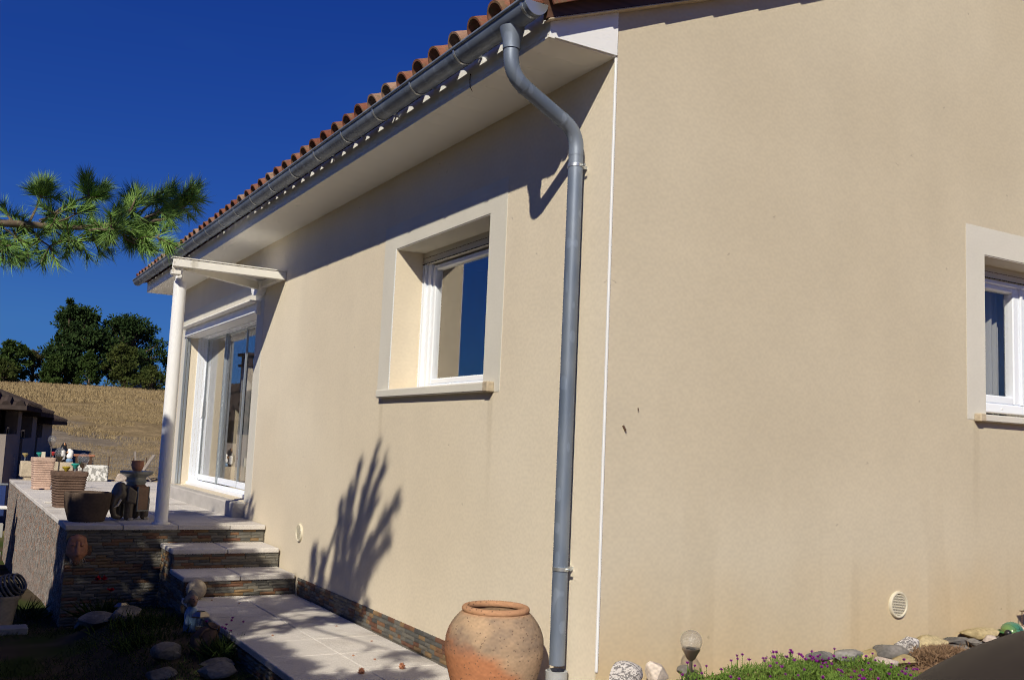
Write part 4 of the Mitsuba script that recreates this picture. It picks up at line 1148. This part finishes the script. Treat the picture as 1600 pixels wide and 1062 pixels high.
# turtle and lantern at the right edge
TU = thing('turtle_figurine', 'glossy green turtle figurine with dark head at the right edge of the bed', 'figurine')
tm = T().translate([3.125, -.17, .012]).rotate([0, 0, 1], -160).scale(.44)
sh = trimesh.creation.icosphere(4, 1.0); v = sh.vertices
lump = np.array([min(np.linalg.norm(p[:2] - c) for c in [(0, 0), (.5, 0), (-.5, 0), (.25, .45), (-.25, .45), (.25, -.45), (-.25, -.45)]) for p in v])
v = v * (1 + .10 * np.clip(.34 - lump, 0, 1)[:, None] * (v[:, 2:] > 0)); v[:, 2] = np.where(v[:, 2] < -.1, -.1, v[:, 2]); v = v * [.19, .155, .135] + [0, 0, .055]
scene['m_shell'] = two({'type': 'principled', 'base_color': mikit.proc(lambda p, n, uv: mix(mix((.012, .04, .018), (.05, .17, .11), smoothstep(.02, .12, voronoi(p.x * 28, p.z * 28)[1] - voronoi(p.x * 28, p.z * 28)[0])), (.20, .27, .04), smoothstep(3.10, 3.05, p.x) * .5)), 'roughness': .12, 'specular': .6})
put('shell', (v, sh.faces), 'm_shell', TU, smooth=True, to=tm)
put('shell_rim', lathe([(.185, .04), (.205, .035), (.205, .05), (.18, .06)], (0, 0, 0), 40), 'm_green', TU, smooth=True, to=tm)
put('body', blob({'a': (.1, 0, .035, .05), 'b': (-.1, 0, .035, .05), 'n': (.19, .0, .045, .045), 'h': (.235, .0, .06, .05), 'f1': (.12, .12, .02, .03), 'f2': (.12, -.12, .02, .03), 'f3': (-.12, .11, .02, .025), 'f4': (-.12, -.11, .02, .025)}, .02, 5,
                   (('a', 'b'), ('a', 'n'), ('n', 'h'), ('a', 'f1'), ('a', 'f2'), ('b', 'f3'), ('b', 'f4'))), 'm_black', TU, smooth=True, to=tm)
LA = thing('metal_lantern', 'small brown metal lantern with teal top cut by the right edge', 'lantern')
lx, ly, lz = 0, 0, 0
lm = T().translate([3.445, -.09, .042]).scale(.52)
put('top', lathe([(.09, .175), (.085, .185), (.05, .22), (.02, .23), (.03, .25), (0, .265)], (lx, ly, lz), 4), 'm_teal', LA, to=lm)
for s in np.ndindex(2, 2):
    put('corner_post', cbox(lx - .07 + s[0] * .13, lx - .06 + s[0] * .13, ly - .07 + s[1] * .13, ly - .06 + s[1] * .13, lz, lz + .17, .002), 'm_bronze', LA, to=lm)
put('frame', cat(cbox(lx - .09, lx + .09, ly - .09, ly + .09, lz + .17, lz + .18, .003), cbox(lx - .08, lx + .08, ly - .08, ly + .08, lz - .02, lz, .003)), 'm_bronze', LA, to=lm)
put('pane', box(lx - .055, lx + .055, ly - .064, ly - .062, lz, lz + .17), 'm_globe', LA, to=lm)

# kettle lid close to the camera
KB = thing('kettle_barbecue', 'dark brown domed barbecue lid filling the bottom right corner', 'barbecue')
kc = CAM + FW * .80 + np.array([_r[0], _r[1], 0]) * .566 + np.array([0, 0, -1.0]) * .510
R_ = .335
a = np.linspace(0, math.pi / 2, 30)
prof = [(R_ * math.cos(t), R_ * .92 * math.sin(t)) for t in a]
put('lid', lathe([(R_ * .97, -.012), (R_ + .006, -.012), (R_ + .006, .0)] + prof, kc, 96), 'm_cover', KB, smooth=40)
put('bowl', lathe([(0, -.30), (.12, -.29), (.22, -.22), (.30, -.10), (.325, -.014)], kc, 64), 'm_cover', KB, smooth=40)
put('lid_handle', tube([kc + [.06, 0, R_ * .90], kc + [.06, 0, R_ * .92 + .05], kc + [-.06, 0, R_ * .92 + .05], kc + [-.06, 0, R_ * .90]], .011, 10), 'm_black', KB, smooth=True)
for q_ in range(3):
    t = q_ * 2.094 + .4
    put('leg', tube([kc + [.2 * math.cos(t), .2 * math.sin(t), -.20], [kc[0] + .32 * math.cos(t), kc[1] + .32 * math.sin(t), -.74]], .012, 10), 'm_alu', KB, smooth=True)

# ------------------------------------------------------------------ neighbours, fence, far things
def building(name, label, c0, direc, length, depth, zb, ze, slope, wall, openings, chim=None, rooftile='m_oldtile', over=.35, hip=False):
    """c0: near corner of the long wall; direc: unit direction of the wall; the house lies to the left of it"""
    k = thing(name, label, 'house')
    d = np.array(direc, float); d /= np.linalg.norm(d); nrm = np.array([-d[1], d[0]])
    M = np.eye(4); M[:2, 0] = d; M[:2, 1] = nrm; M[:2, 3] = c0
    to = T(M.tolist())
    poly = sbox(0, zb, length, ze)
    for o in openings: poly = poly.difference(sbox(o[0], o[2], o[1], o[3]))
    put('wall', prism(poly, 1, 0, .25), wall, k, to=to)
    rz = ze + slope * depth / 2
    if hip:
        put('wall', box(0, .25, .25, depth, zb, ze), wall, k, to=to)
    for a, b in (((length - .25, length),) if hip else ((0, .25), (length - .25, length))):
        put('wall', prism(Polygon([(.25, zb), (depth, zb), (depth, ze), (depth / 2, rz), (.25, ze + .25 * slope)]), 0, a, b), wall, k, to=to)
    put('wall', box(.25, length - .25, depth - .25, depth, zb, ze), wall, k, to=to)
    e0, e1, d0, d1, zl = -over, length + over, -over, depth + over, ze - over * slope
    r0 = depth / 2 if hip else e0
    top_ = np.array([(e0, d0, zl), (e1, d0, zl), (e1, d1, zl), (e0, d1, zl), (r0, depth / 2, rz), (e1, depth / 2, rz)])
    put('roof', trimesh.convex.convex_hull(np.vstack([top_ + [0, 0, .09], top_[:4] + [0, 0, .01]])), rooftile, k, to=to)
    vv = []
    for q_ in range(int((e1 - e0) / .24)):
        x_ = e0 + .12 + q_ * .24; run = min(x_ - e0, depth / 2 + over) if hip else depth / 2 + over
        vv.append(tube([(x_, d0, zl + .10), (x_, d0 + run, zl + .10 + run * slope)], .085, 8))
    if hip:
        for q_ in range(int((d1 - d0) / .24)):
            y_ = d0 + .12 + q_ * .24; run = min(y_ - d0, d1 - y_)
            vv.append(tube([(e0, y_, zl + .10), (e0 + run, y_, zl + .10 + run * slope)], .085, 8))
    put('roof_tile', cat(*vv), rooftile, k, smooth=40, to=to, kind='stuff')
    for o in openings:
        w_ = unique(k + '__window') if not o[4] else unique(k + '__door')
        put('frame', cat(cbox(o[0], o[2], .10, .14, o[1], o[1] + .05), cbox(o[0], o[2], .10, .14, o[3] - .05, o[3]), cbox(o[0], o[0] + .05, .10, .14, o[1], o[3]), cbox(o[2] - .05, o[2], .10, .14, o[1], o[3])), 'm_pvc' if not o[4] else 'm_bronze', w_, to=to)
        put('panel', box(o[0] + .02, o[2] - .02, .145, .16, o[1], o[3]), 'm_darkgap' if o[4] else 'm_shutter', w_, to=to)
    if chim:
        x_, y_, w_, zt = chim
        ck = put('chimney', box(x_, x_ + w_, y_, y_ + w_, ze, zt), 'm_neighbour', k, to=to)
        ch = unique(k + '__chimney_cap')
        put('cap_slab', cat(cbox(x_ - .06, x_ + w_ + .06, y_ - .06, y_ + w_ + .06, zt, zt + .06), cbox(x_ - .08, x_ + w_ + .08, y_ - .08, y_ + w_ + .08, zt + .26, zt + .33)), 'm_oldtile', ch, to=to)
        for s in np.ndindex(4, 2):
            put('cap_brick', box(x_ + s[0] * (w_ - .1) / 3, x_ + .1 + s[0] * (w_ - .1) / 3, y_ + s[1] * (w_ - .12), y_ + .12 + s[1] * (w_ - .12), zt + .06, zt + .26), 'm_oldtile', ch, to=to)
    return k


# shaded grey house at the left edge, its walls stepping back
building('neighbour_house', 'shaded beige-grey rendered house with old tile roof and chimney, nearest at the left edge', (-1.80, 17.5), (.163, 1), 2.5, 6.0, -1.3, 1.50, .36, 'm_neighbour_grey',
         [(.9, -.5, 1.3, 1.05, True), (1.8, -1.1, 2.2, .9, True)], chim=(1.9, 1.3, .5, 2.75), hip=True)
building('neighbour_house', 'lower shaded outbuilding with tiled roof, second from the left edge', (-1.30, 20.6), (.163, 1), 3.0, 5.0, -1.2, 1.43, .36, 'm_neighbour_grey', [(.6, -.8, 1.3, 1.0, True), (1.9, 0, 2.5, .8, False)])
building('neighbour_house', 'smallest and farthest shaded outbuilding with tiled roof at the left', (-.72, 24.2), (.20, 1), 3.0, 4.0, -1.0, 1.27, .36, 'm_neighbour_grey', [(.8, -.7, 1.6, .8, True)])

def post(name, label, cat_, pts, r, bsdf, group=None):
    k = unique(name); scene[k] = mikit.ply(tube(pts, r, 8), bsdf, smooth=40); labels[k] = {'label': label, 'category': cat_}
    if group: labels[k]['group'] = group
    return k


WF = thing('wire_fence', 'thin wire mesh fence with slim metal posts at the foot of the dry field', 'fence')
fx = [-2.6, -1.6, -.35, .33, .84, 1.11, 2.0, 3.2]
for x in fx:
    z = float(ground_h(np.array([x]), np.array([19.0]))[0]); put('post', tube([(x, 19, z - .2), (x, 19, .50)], .011, 6), 'm_bronze', WF)
for zz in np.linspace(-.05, .45, 6):
    put('wire', tube([(x, 19.01, zz + .01 * math.sin(x * 7)) for x in np.linspace(-2.6, 3.2, 30)], .0025, 4), 'm_alu', WF)
put('mesh', cat(*[tube([(x, 19.012, -.1), (x, 19.012, .46)], .0018, 3, False) for x in np.arange(-2.6, 3.2, .12)]), 'm_alu', WF, kind='stuff')

WP = 'weathered_plank'
for i_, (a, b, lb) in enumerate((((.86, 18.6, .0), (1.22, 18.75, .56), 'grey weathered plank leaning up to the right in the wood pile'), ((1.16, 18.5, .0), (.84, 18.6, .34), 'grey weathered plank crossing under the leaning one'),
                                ((.86, 18.5, -.02), (.80, 18.7, .62), 'upright grey plank at the left of the wood pile'))):
    k = thing(WP, lb, 'plank'); a, b = np.array(a), np.array(b)
    d, u_, w_ = frame_of(b - a); L = np.linalg.norm(b - a); M = np.eye(4); M[:3, 0] = d; M[:3, 1] = u_; M[:3, 2] = w_; M[:3, 3] = a
    del labels[k]; scene[k] = {**mikit.ply(cbox(0, L, -.055, .055, -.014, .014, .003), 'm_oldwood'), 'to_world': T(M.tolist())}; labels[k] = {'label': lb, 'category': 'plank'}
for i_, (x, y, z, dm, lb) in enumerate(((.55, 18.6, .0, (.26, .2, .22), 'pinkish rubble stone left of the wood pile'), (.72, 18.7, .02, (.22, .2, .26), 'tall pinkish rubble stone next to the grey planks'), (.62, 18.4, -.08, (.36, .2, .16), 'low rubble stone in front of the pinkish ones'),
                                       (1.42, 18.6, .03, (.5, .2, .16), 'flat grey stone right of the crossed planks'), (1.72, 18.7, .04, (.4, .2, .2), 'greyish stone hidden half behind the white post'), (.15, 18.5, -.06, (.5, .2, .07), 'thin pale stone slab lying between fence posts'))):
    put_rock(lb, x, y, dm, 300 + i_, 'm_rock_pink' if i_ < 3 else 'm_rock_slate', z, .3)
k = unique('iron_bar'); scene[k] = mikit.ply(cbox(-.46, -.05, 18.3, 18.4, .49, .54, .01), 'm_terracotta'); labels[k] = {'label': 'short rusty beam lying behind the speckled trough', 'category': 'beam'}
put('beam_rest', cat(box(-.42, -.36, 18.3, 18.4, -.4, .49), box(-.16, -.10, 18.3, 18.4, -.4, .49)), 'm_bronze', k)

BW = thing('block_wall', 'grey concrete block wall below the blue screen at the left edge', 'wall')
g_b = np.random.default_rng(3)
for r in range(6):
    for c in range(5):
        x0 = -2.01 - (c + 1) * .4 - (.2 if r % 2 else 0); put('block', cbox(max(x0, -4.0), min(x0 + .392, -2.01), 11.8, 12.0, -1.32 + r * .2, -1.32 + r * .2 + .192, .004), 'm_blockwall', BW)
put('coping', cbox(-4.0, -1.99, 11.77, 12.03, -.118, -.085, .004), 'm_whitepaint', BW)
BS = thing('blue_screen', 'dark blue tarpaulin screen above the block wall at the left edge', 'screen')
put('sheet', cat(*[cbox(-4.0 + q_ * .4, -4.0 + q_ * .4 + .395, 12.2 + .01 * (q_ % 2), 12.22 + .01 * (q_ % 2), -.5, .20, .006) for q_ in range(5)]), 'm_screenblue', BS)
put('frame', cat(cbox(-4.02, -1.985, 12.19, 12.24, .20, .225, .004)), 'm_alu', BS)


# ------------------------------------------------------------------ trees
def leaf_tree(name, label, x, y, z0, h, w, bsdf, seed, n=7000, leaf=.32, kind='round', trunk=.12, clumps=46, group=None, depth=None):
    g = np.random.default_rng(seed); k = thing(name, label, 'tree', group)
    depth = depth or w
    cen, rad = [], []
    limbs = []
    for _ in range(clumps):
        t = g.random() ** .8
        if kind == 'round':
            zz = z0 + h * (.16 + .80 * t); rr = .5 * math.sqrt(max(1 - ((t - .38) / .66) ** 2, .03))
        elif kind == 'cone':
            zz = z0 + h * (.04 + .93 * t); rr = .5 * (1 - t) ** .75 + .03
        else:
            zz = z0 + h * (.06 + .86 * t); rr = .5 * math.sqrt(max(1 - ((t - .2) / .84) ** 2, .03))
        a = g.uniform(0, 2 * np.pi); q = math.sqrt(g.random()) * rr
        c = np.array([x + math.cos(a) * q * w, y + math.sin(a) * q * depth, zz]); cen.append(c); rad.append(w * g.uniform(.04, .125) * (1 if kind != 'cone' else (1.15 - .6 * t)))
        limbs.append((np.array([x, y, z0 + (zz - z0) * .55]), c))
    cen, rad = np.array(cen), np.array(rad)
    which = g.integers(clumps, size=n)
    dv = g.normal(size=(n, 3)); dv /= np.linalg.norm(dv, axis=1, keepdims=True)
    pts = cen[which] + dv * (rad[which] * g.uniform(.35, 1.25, n) ** 1.0)[:, None] * [1, 1, .75]
    dirs = dv + g.normal(size=(n, 3)) * .5 + [0, 0, .35]
    put('crown', cards(pts, dirs, leaf * g.uniform(.5, 1.5, n), leaf * .55, g, .1, True), bsdf, k, kind='stuff')
    tr = [tube([(x, y, z0 - .5), (x + .02 * h, y, z0 + h * .3), (x, y, z0 + h * .8)], [trunk * 1.3, trunk, trunk * .3], 8)]
    tr += [tube([a, (a + b) / 2 + [0, 0, .1], b], [trunk * .4, trunk * .25, trunk * .08], 5) for a, b in limbs]
    put('trunk', cat(*tr), 'm_bark', k)
    return k


def gz(x, y): return float(ground_h(np.array([x]), np.array([y]))[0])


leaf_tree('far_tree', 'tallest dark tree with a pointed top on the hill behind the dry field', 12.3, 142, gz(12.3, 142) - .6, 11.6, 9.8, 'm_leaf0', 41, 15000, .42, 'egg', .3, 110)
leaf_tree('far_tree', 'pointed dark spire rising from the tallest tree on the hill', 11.0, 141, gz(11, 141) - .3, 12.3, 4.2, 'm_leaf0', 42, 4500, .40, 'cone', .2, 60)
leaf_tree('far_tree', 'broad round dark tree on the right of the tallest one on the hill', 19.0, 143, gz(19, 143) - .2, 10.2, 9.4, 'm_leaf0', 43, 13000, .42, 'round', .3, 100)
leaf_tree('far_tree', 'light green young tree in front of the broad dark tree', 17.6, 136, gz(17.6, 136) - .3, 6.2, 6.4, 'm_leaf2', 44, 6000, .36, 'egg', .12, 50)
leaf_tree('far_tree', 'small bluish green conifer in front of the tallest tree', 13.4, 136, gz(13.4, 136), 4.8, 3.6, 'm_leaf1', 45, 3500, .32, 'cone', .1, 50)
leaf_tree('far_tree', 'green bush at the foot of the tallest tree on its left', 9.6, 137, gz(9.6, 137) - .3, 4.2, 4.0, 'm_leaf1', 46, 5000, .36, 'egg', .12, 50)
leaf_tree('far_tree', 'light green bush at the right end of the tree group', 20.9, 133, gz(20.9, 133) - .2, 3.4, 4.0, 'm_leaf2', 47, 2500, .3, 'egg', .1, 36)
leaf_tree('far_tree', 'green tree at the left edge, left of the tallest tree', 4.2, 138, gz(4.2, 138) - .5, 6.0, 4.8, 'm_leaf1', 48, 6500, .36, 'round', .15, 60)
leaf_tree('far_tree', 'sparse brownish tree between the left edge tree and the tallest one', 6.9, 140, gz(6.9, 140) - .3, 5.0, 3.0, 'm_leaf3', 49, 2600, .3, 'round', .14, 40)
leaf_tree('far_tree', 'low yellowish bush under the left edge tree', 3.2, 134, gz(3.2, 134) - .3, 3.0, 5.0, 'm_leaf2', 50, 3000, .3, 'egg', .1, 36)
leaf_tree('far_tree', 'thin young tree beside the white hut on the hill', 23.4, 141, gz(23.4, 141) - .2, 2.6, 1.8, 'm_leaf2', 51, 900, .26, 'round', .06, 24)
leaf_tree('far_tree', 'dark tree hidden behind the white post on the hill', 27.5, 144, gz(27.5, 144) - .2, 7.5, 7.0, 'm_leaf0', 52, 5000, .4, 'round', .2, 50)
building('white_hut', 'small white hut with a dark window at the right foot of the hill trees', (20.6, 147), (1, 0), 3.4, 3.5, gz(22, 147) - .5, gz(22, 147) + 2.0, .25, 'm_white', [(1.4, gz(22, 147) + .7, 2.9, gz(22, 147) + 1.6, True)], over=.1)
building('far_house', 'red tiled house peeking above the trees at the left edge', (-2.0, 158), (1, 0), 6.4, 6.0, gz(2, 158) - 2, gz(2, 158) + 3.2, .35, 'm_neighbour', [(2, gz(2, 158) + .6, 3.2, gz(2, 158) + 2.2, False)])

# dry grass of the field
g_d = np.random.default_rng(91); parts_ = []
for y0, y1, n, L, w_ in ((20, 34, 26000, .13, .016), (34, 70, 34000, .24, .035), (70, 148, 30000, .36, .08)):
    y = g_d.uniform(y0, y1, n); x = g_d.uniform(-.085 * 0 - 1.0, 1, n) * 0 + g_d.uniform(0, 1, n) * (.20 * (y + 4) + 3) - 3.5 + .03 * (y + 4)
    keep = meshkit.fbm(np.stack([x * .25, y * .12, x * 0], 1), 3, 6) > .36
    x, y = x[keep], y[keep]; d = g_d.normal(size=(len(x), 3)) * .35; d[:, 2] = 1
    parts_.append(cards(np.stack([x, y, ground_h(x, y) - .03], 1), d, L * g_d.uniform(.4, 1, len(x)), w_, g_d, .1))
struct('dry_grass', cat(*parts_), 'm_dry', kind='stuff', label='straw-coloured dry grass over the sloping field')
labels['dry_grass']['category'] = 'grass'

# ------------------------------------------------------------------ the pine whose branch reaches into view
PT = thing('pine_tree', 'long-needled pine whose branch reaches in from the left edge', 'tree')
gp = np.random.default_rng(2024)
TX, TY, TZ = -3.72, .25, -.75
NB, ND, NL = [], [], []      # needle bases, directions, lengths
wood = []


def tuft(a, b, n, L=.10, spread=.75):
    a, b = np.asarray(a, float), np.asarray(b, float); ax = b - a; ln = np.linalg.norm(ax); ax = ax / ln
    t = gp.uniform(0, 1, n) ** .8
    d = gp.normal(size=(n, 3)); d -= np.outer(d @ ax, ax); d /= np.linalg.norm(d, axis=1, keepdims=True)
    lean = (.55 + .7 * t)[:, None]
    NB.append(a + t[:, None] * (b - a) + d * .004); ND.append(d * spread + ax * lean + gp.normal(size=(n, 3)) * .12 + [0, 0, .08]); NL.append(L * gp.uniform(.7, 1.1, n))


def seen(p): return p[0] > -3.02 + .042 * (p[1] + 4.085) - .10 and p[1] > -4.0


# the branch in view: stem, side shoots and their needle tufts
main = np.array([(TX, TY, 1.70), (-3.2, .62, 1.86), (-2.80, .80, 1.965), (-2.62, .82, 1.985), (-2.45, .80, 1.995), (-2.25, .80, 2.045), (-2.08, .80, 2.09), (-1.99, .80, 2.15)])
wood.append((main, [.035, .028, .018, .015, .012, .010, .008, .006]))


def shoot(p, q, r=.006, mid=None):
    p, q = np.array(p, float), np.array(q, float); m = (p + q) / 2 + (np.array(mid) if mid is not None else gp.normal(size=3) * .01)
    wood.append((np.array([p, m, q]), [r, r * .85, r * .6])); return m, q


def clump(c, direction, n_tw, size, dens=90, L=.085, tl=.13):
    """a group of short twigs around a point, each with a needle brush"""
    c = np.array(c, float)
    for _ in range(n_tw):
        d = np.array(direction, float) + gp.normal(size=3) * size; d /= np.linalg.norm(d)
        e = c + d * tl * gp.uniform(.7, 1.2); wood.append((np.array([c, (c + e) / 2, e]), [.004, .0035, .003])); tuft(c + (e - c) * .15, e, dens, L)


# upper shoots (the two brushes on bare twigs), then the right end and the hanging left mass
shoot((-2.66, .82, 1.985), (-2.625, .80, 2.13), .006); clump((-2.62, .80, 2.11), (0.1, 0, .8), 9, .62, 110, .075, .075)
shoot((-2.62, .82, 1.985), (-2.42, .79, 2.15), .007, (0, 0, .02)); clump((-2.42, .79, 2.14), (.25, 0, .7), 13, .62, 110, .078, .09)
RIGHT = [(-1.90, 2.265), (-1.97, 2.25), (-1.94, 2.20), (-2.04, 2.26), (-2.12, 2.225), (-2.19, 2.18), (-2.23, 2.12), (-2.07, 2.15), (-2.02, 2.17), (-2.14, 2.10), (-2.19, 2.03), (-2.12, 2.03), (-2.26, 2.0), (-2.32, 2.02), (-2.08, 1.99), (-2.17, 1.97), (-2.28, 2.08), (-2.20, 1.95)]
LEFT = [(-2.46, 2.06), (-2.40, 1.995), (-2.50, 2.0), (-2.36, 1.96), (-2.47, 1.93), (-2.60, 1.945), (-2.55, 1.89), (-2.70, 1.91), (-2.64, 1.85), (-2.75, 1.84), (-2.54, 2.05), (-2.72, 2.0), (-2.42, 1.95), (-2.80, 1.90), (-2.82, 1.82), (-2.33, 1.99)]
for x, z in RIGHT:
    root = np.array([-2.30 + .45 * (x + 2.3), .80 + gp.normal() * .04, 2.02 + .35 * (z - 2.02)]); c = np.array([x, .80 + gp.normal() * .06, z]); c = c + (root - c) * .25
    shoot(root, c, .005); clump(c, np.array([x, .8, z]) - root + [.06, 0, .03], 5, .2, 85, .08, .085)
for x, z in LEFT:
    root = np.array([x - .08, .80 + gp.normal() * .04, 1.98 + .35 * (z - 1.98)]); c = np.array([x, .80 + gp.normal() * .07, z])
    c = c + (root - c) * .15
    shoot(root, c, .005); clump(c, (.25, 0, (z - 1.98) * 2.2), 5, .5, 70, .08, .085)
n_view = sum(map(len, NB))
vb, vd, vl = np.vstack(NB), np.vstack(ND), np.hstack(NL)
NB, ND, NL = [], [], []

# the rest of the crown, outside the picture: whorls of limbs with coarser brushes, and upright top shoots
trunk_pts = np.array([(TX - .1, TY, TZ - .3), (TX, TY + .03, .5), (TX + .05, TY, 1.7), (TX + .02, TY, 3.0), (TX + .06, TY - .25, 3.7), (TX + .10, TY - .5, 4.1)])
wood.append((trunk_pts, [.12, .10, .085, .06, .035, .018]))
for zl in np.arange(.35, 3.25, .22):
    nb = 8
    for b in range(nb):
        a = gp.uniform(0, 2 * np.pi); L_ = (1.0 + 1.15 * math.sin(min((zl + .3) / 2.6, 1) * 2.3)) * gp.uniform(.7, 1.1)
        if math.cos(a) > .2: L_ *= .40
        L_ *= 1.0 + .22 * abs(math.sin(a))
        p0 = np.array([TX, TY, zl]); e = p0 + np.array([math.cos(a) * L_, math.sin(a) * L_, .12 * L_ + gp.normal() * .05])
        if seen(e): continue
        wood.append((np.array([p0, (p0 + e) / 2 + [0, 0, -.04], e]), [.025, .016, .007]))
        for s in np.linspace(.3, 1, 5):
            for _ in range(4):
                q = p0 + (e - p0) * s; d = (e - p0) / L_ * .6 + gp.normal(size=3) * .6; d[2] *= .6; d /= np.linalg.norm(d); f_ = q + d * gp.uniform(.14, .3)
                if seen(f_) or seen(f_ + d * .1): continue
                wood.append((np.array([q, (q + f_) / 2, f_]), [.006, .005, .003])); tuft(q + (f_ - q) * .2, f_, 60, .10)
# top: upright shoots that throw the fan-shaped shadow on the wall
FAN = [((3.6, -.3), (3.01, 1.0)), ((3.45, .1), (2.84, .90)), ((3.6, 0), (3.34, .84)), ((3.65, -.1), (3.54, .63)), ((3.75, -.2), (3.7, .49)), ((3.4, 0), (2.57, .63)), ((3.3, .05), (2.72, .53)), ((3.2, 0), (2.67, .36)), ((3.5, -.2), (3.25, .62)),
       ((3.4, 0), (2.98, .66)), ((3.45, .2), (3.08, .84)), ((4.3, -.3), (4.28, .06)), ((4.1, -.3), (4.05, .03)), ((3.62, -.4), (3.55, .2)), ((3.5, -.4), (3.35, .2))]
TOPS = []
for (ya, za), (yb, zb_) in FAN:      # upright shoots of the crown, spread like a fan
    xa = TX + .14 + gp.uniform(-.12, .12); TOPS.append(((xa, ya + xa / .9, za - xa * .93 / .9), (xa, yb + xa / .9, zb_ - xa * .93 / .9)))
for a, b in TOPS:
    a, b = np.array(a), np.array(b); m = (a + b) / 2 + gp.normal(size=3) * .02
    wood.append((np.array([a, m, b]), [.022, .015, .006]))
    for s in np.linspace(.15, .92, 8):
        q = a + (b - a) * s; up = (b - a) / np.linalg.norm(b - a)
        for _ in range(2):
            d = up * 1.3 + gp.normal(size=3) * .30; d /= np.linalg.norm(d); f_ = q + d * gp.uniform(.14, .24); tuft(q, f_, 46, .075, .5)
    tuft(a + (b - a) * .6, b + (b - a) * .04, 170, .08, .5)
put('trunk', tube(wood[[i_ for i_, w_ in enumerate(wood) if w_[0] is trunk_pts][0]][0], wood[[i_ for i_, w_ in enumerate(wood) if w_[0] is trunk_pts][0]][1], 14), 'm_bark', PT, smooth=40)
put('branch', tube(wood[0][0], wood[0][1], 10), 'm_bark', PT, smooth=40)

put('needle', cards(vb, vd, vl, .0034, gp), 'm_needle', PT, kind='stuff')
cb, cd, cl = np.vstack(NB), np.vstack(ND), np.hstack(NL) * 1.25
sh_y, sh_z = cb[:, 1] + cb[:, 0] / -.90, cb[:, 2] + cb[:, 0] * .93 / .90      # where their shade would fall on the house wall


def fan_dist(y, z):
    best = np.full(np.shape(y), 9.0)
    for (ya, za), (yb, zb_) in FAN:
        t = np.clip(((y - ya) * (yb - ya) + (z - za) * (zb_ - za)) / ((yb - ya) ** 2 + (zb_ - za) ** 2), 0, 1)
        best = np.minimum(best, np.hypot(y - ya - t * (yb - ya), z - za - t * (zb_ - za)))
    return best


ok = ~((sh_y > 2.6) & (sh_y < 4.25) & (sh_z < -.26 - .10 * (sh_y - 2.75)) & (sh_z > -1.18))    # a gap that lets the sun through to the low branch
ok &= (sh_z < -.24) | ((fan_dist(sh_y, sh_z) < .085) & (gp.random(len(sh_z)) < .62))      # slim upright shoots above the wide lower whorls
cb, cd, cl = cb[ok], cd[ok], cl[ok]
put('crown_needle', cards(cb, cd, cl, .011, gp), 'm_needle', PT, kind='stuff')


def shades(q): return q[1] + q[0] / -.90, q[2] + q[0] * .93 / .90


def slim(p):
    a_, b_ = shades(p[-1]); return (b_ < -.24 and not (2.6 < a_ < 4.25 and b_ > -1.18)) or float(fan_dist(np.array(a_), np.array(b_))) < .085


put('twig', cat(*[tube(p, r, 5, False) for p, r in wood[1:] if p is not trunk_pts and (p[-1][0] > -3.0 or slim(p))]), 'm_bark', PT, smooth=40, kind='stuff')

# shrubs outside the left edge that shade the lower garden and the front of the terrace
leaf_tree('garden_tree', 'leafy garden tree just outside the left edge, beyond the pine', -4.55, 2.38, -.9, 5.45, 2.3, 'm_leaf1', 61, 20000, .13, 'round', .09, 64)
leaf_tree('garden_tree', 'small leafy tree just outside the left edge, beside the pine', -4.1, 1.35, -.9, 4.72, 1.7, 'm_leaf1', 65, 11000, .12, 'round', .07, 48)
leaf_tree('garden_shrub', 'dense shrub under the pine outside the left edge', -4.3, 1.5, -.9, 2.6, 1.9, 'm_leaf1', 62, 16000, .13, 'egg', .05, 50)
leaf_tree('garden_shrub', 'dense shrub outside the left edge nearest the house terrace', -4.2, 3.95, -.9, 2.9, 2.0, 'm_leaf1', 63, 16000, .13, 'egg', .05, 50)
leaf_tree('garden_shrub', 'dense shrub outside the left edge on the camera side of the pine', -4.4, -.7, -.9, 2.8, 2.0, 'm_leaf1', 64, 16000, .13, 'egg', .05, 50)
leaf_tree('garden_tree', 'open leafy young tree outside the left edge on the camera side of the pine', -4.25, -2.35, -.9, 4.55, 1.7, 'm_leaf1', 66, 6500, .13, 'round', .06, 40)
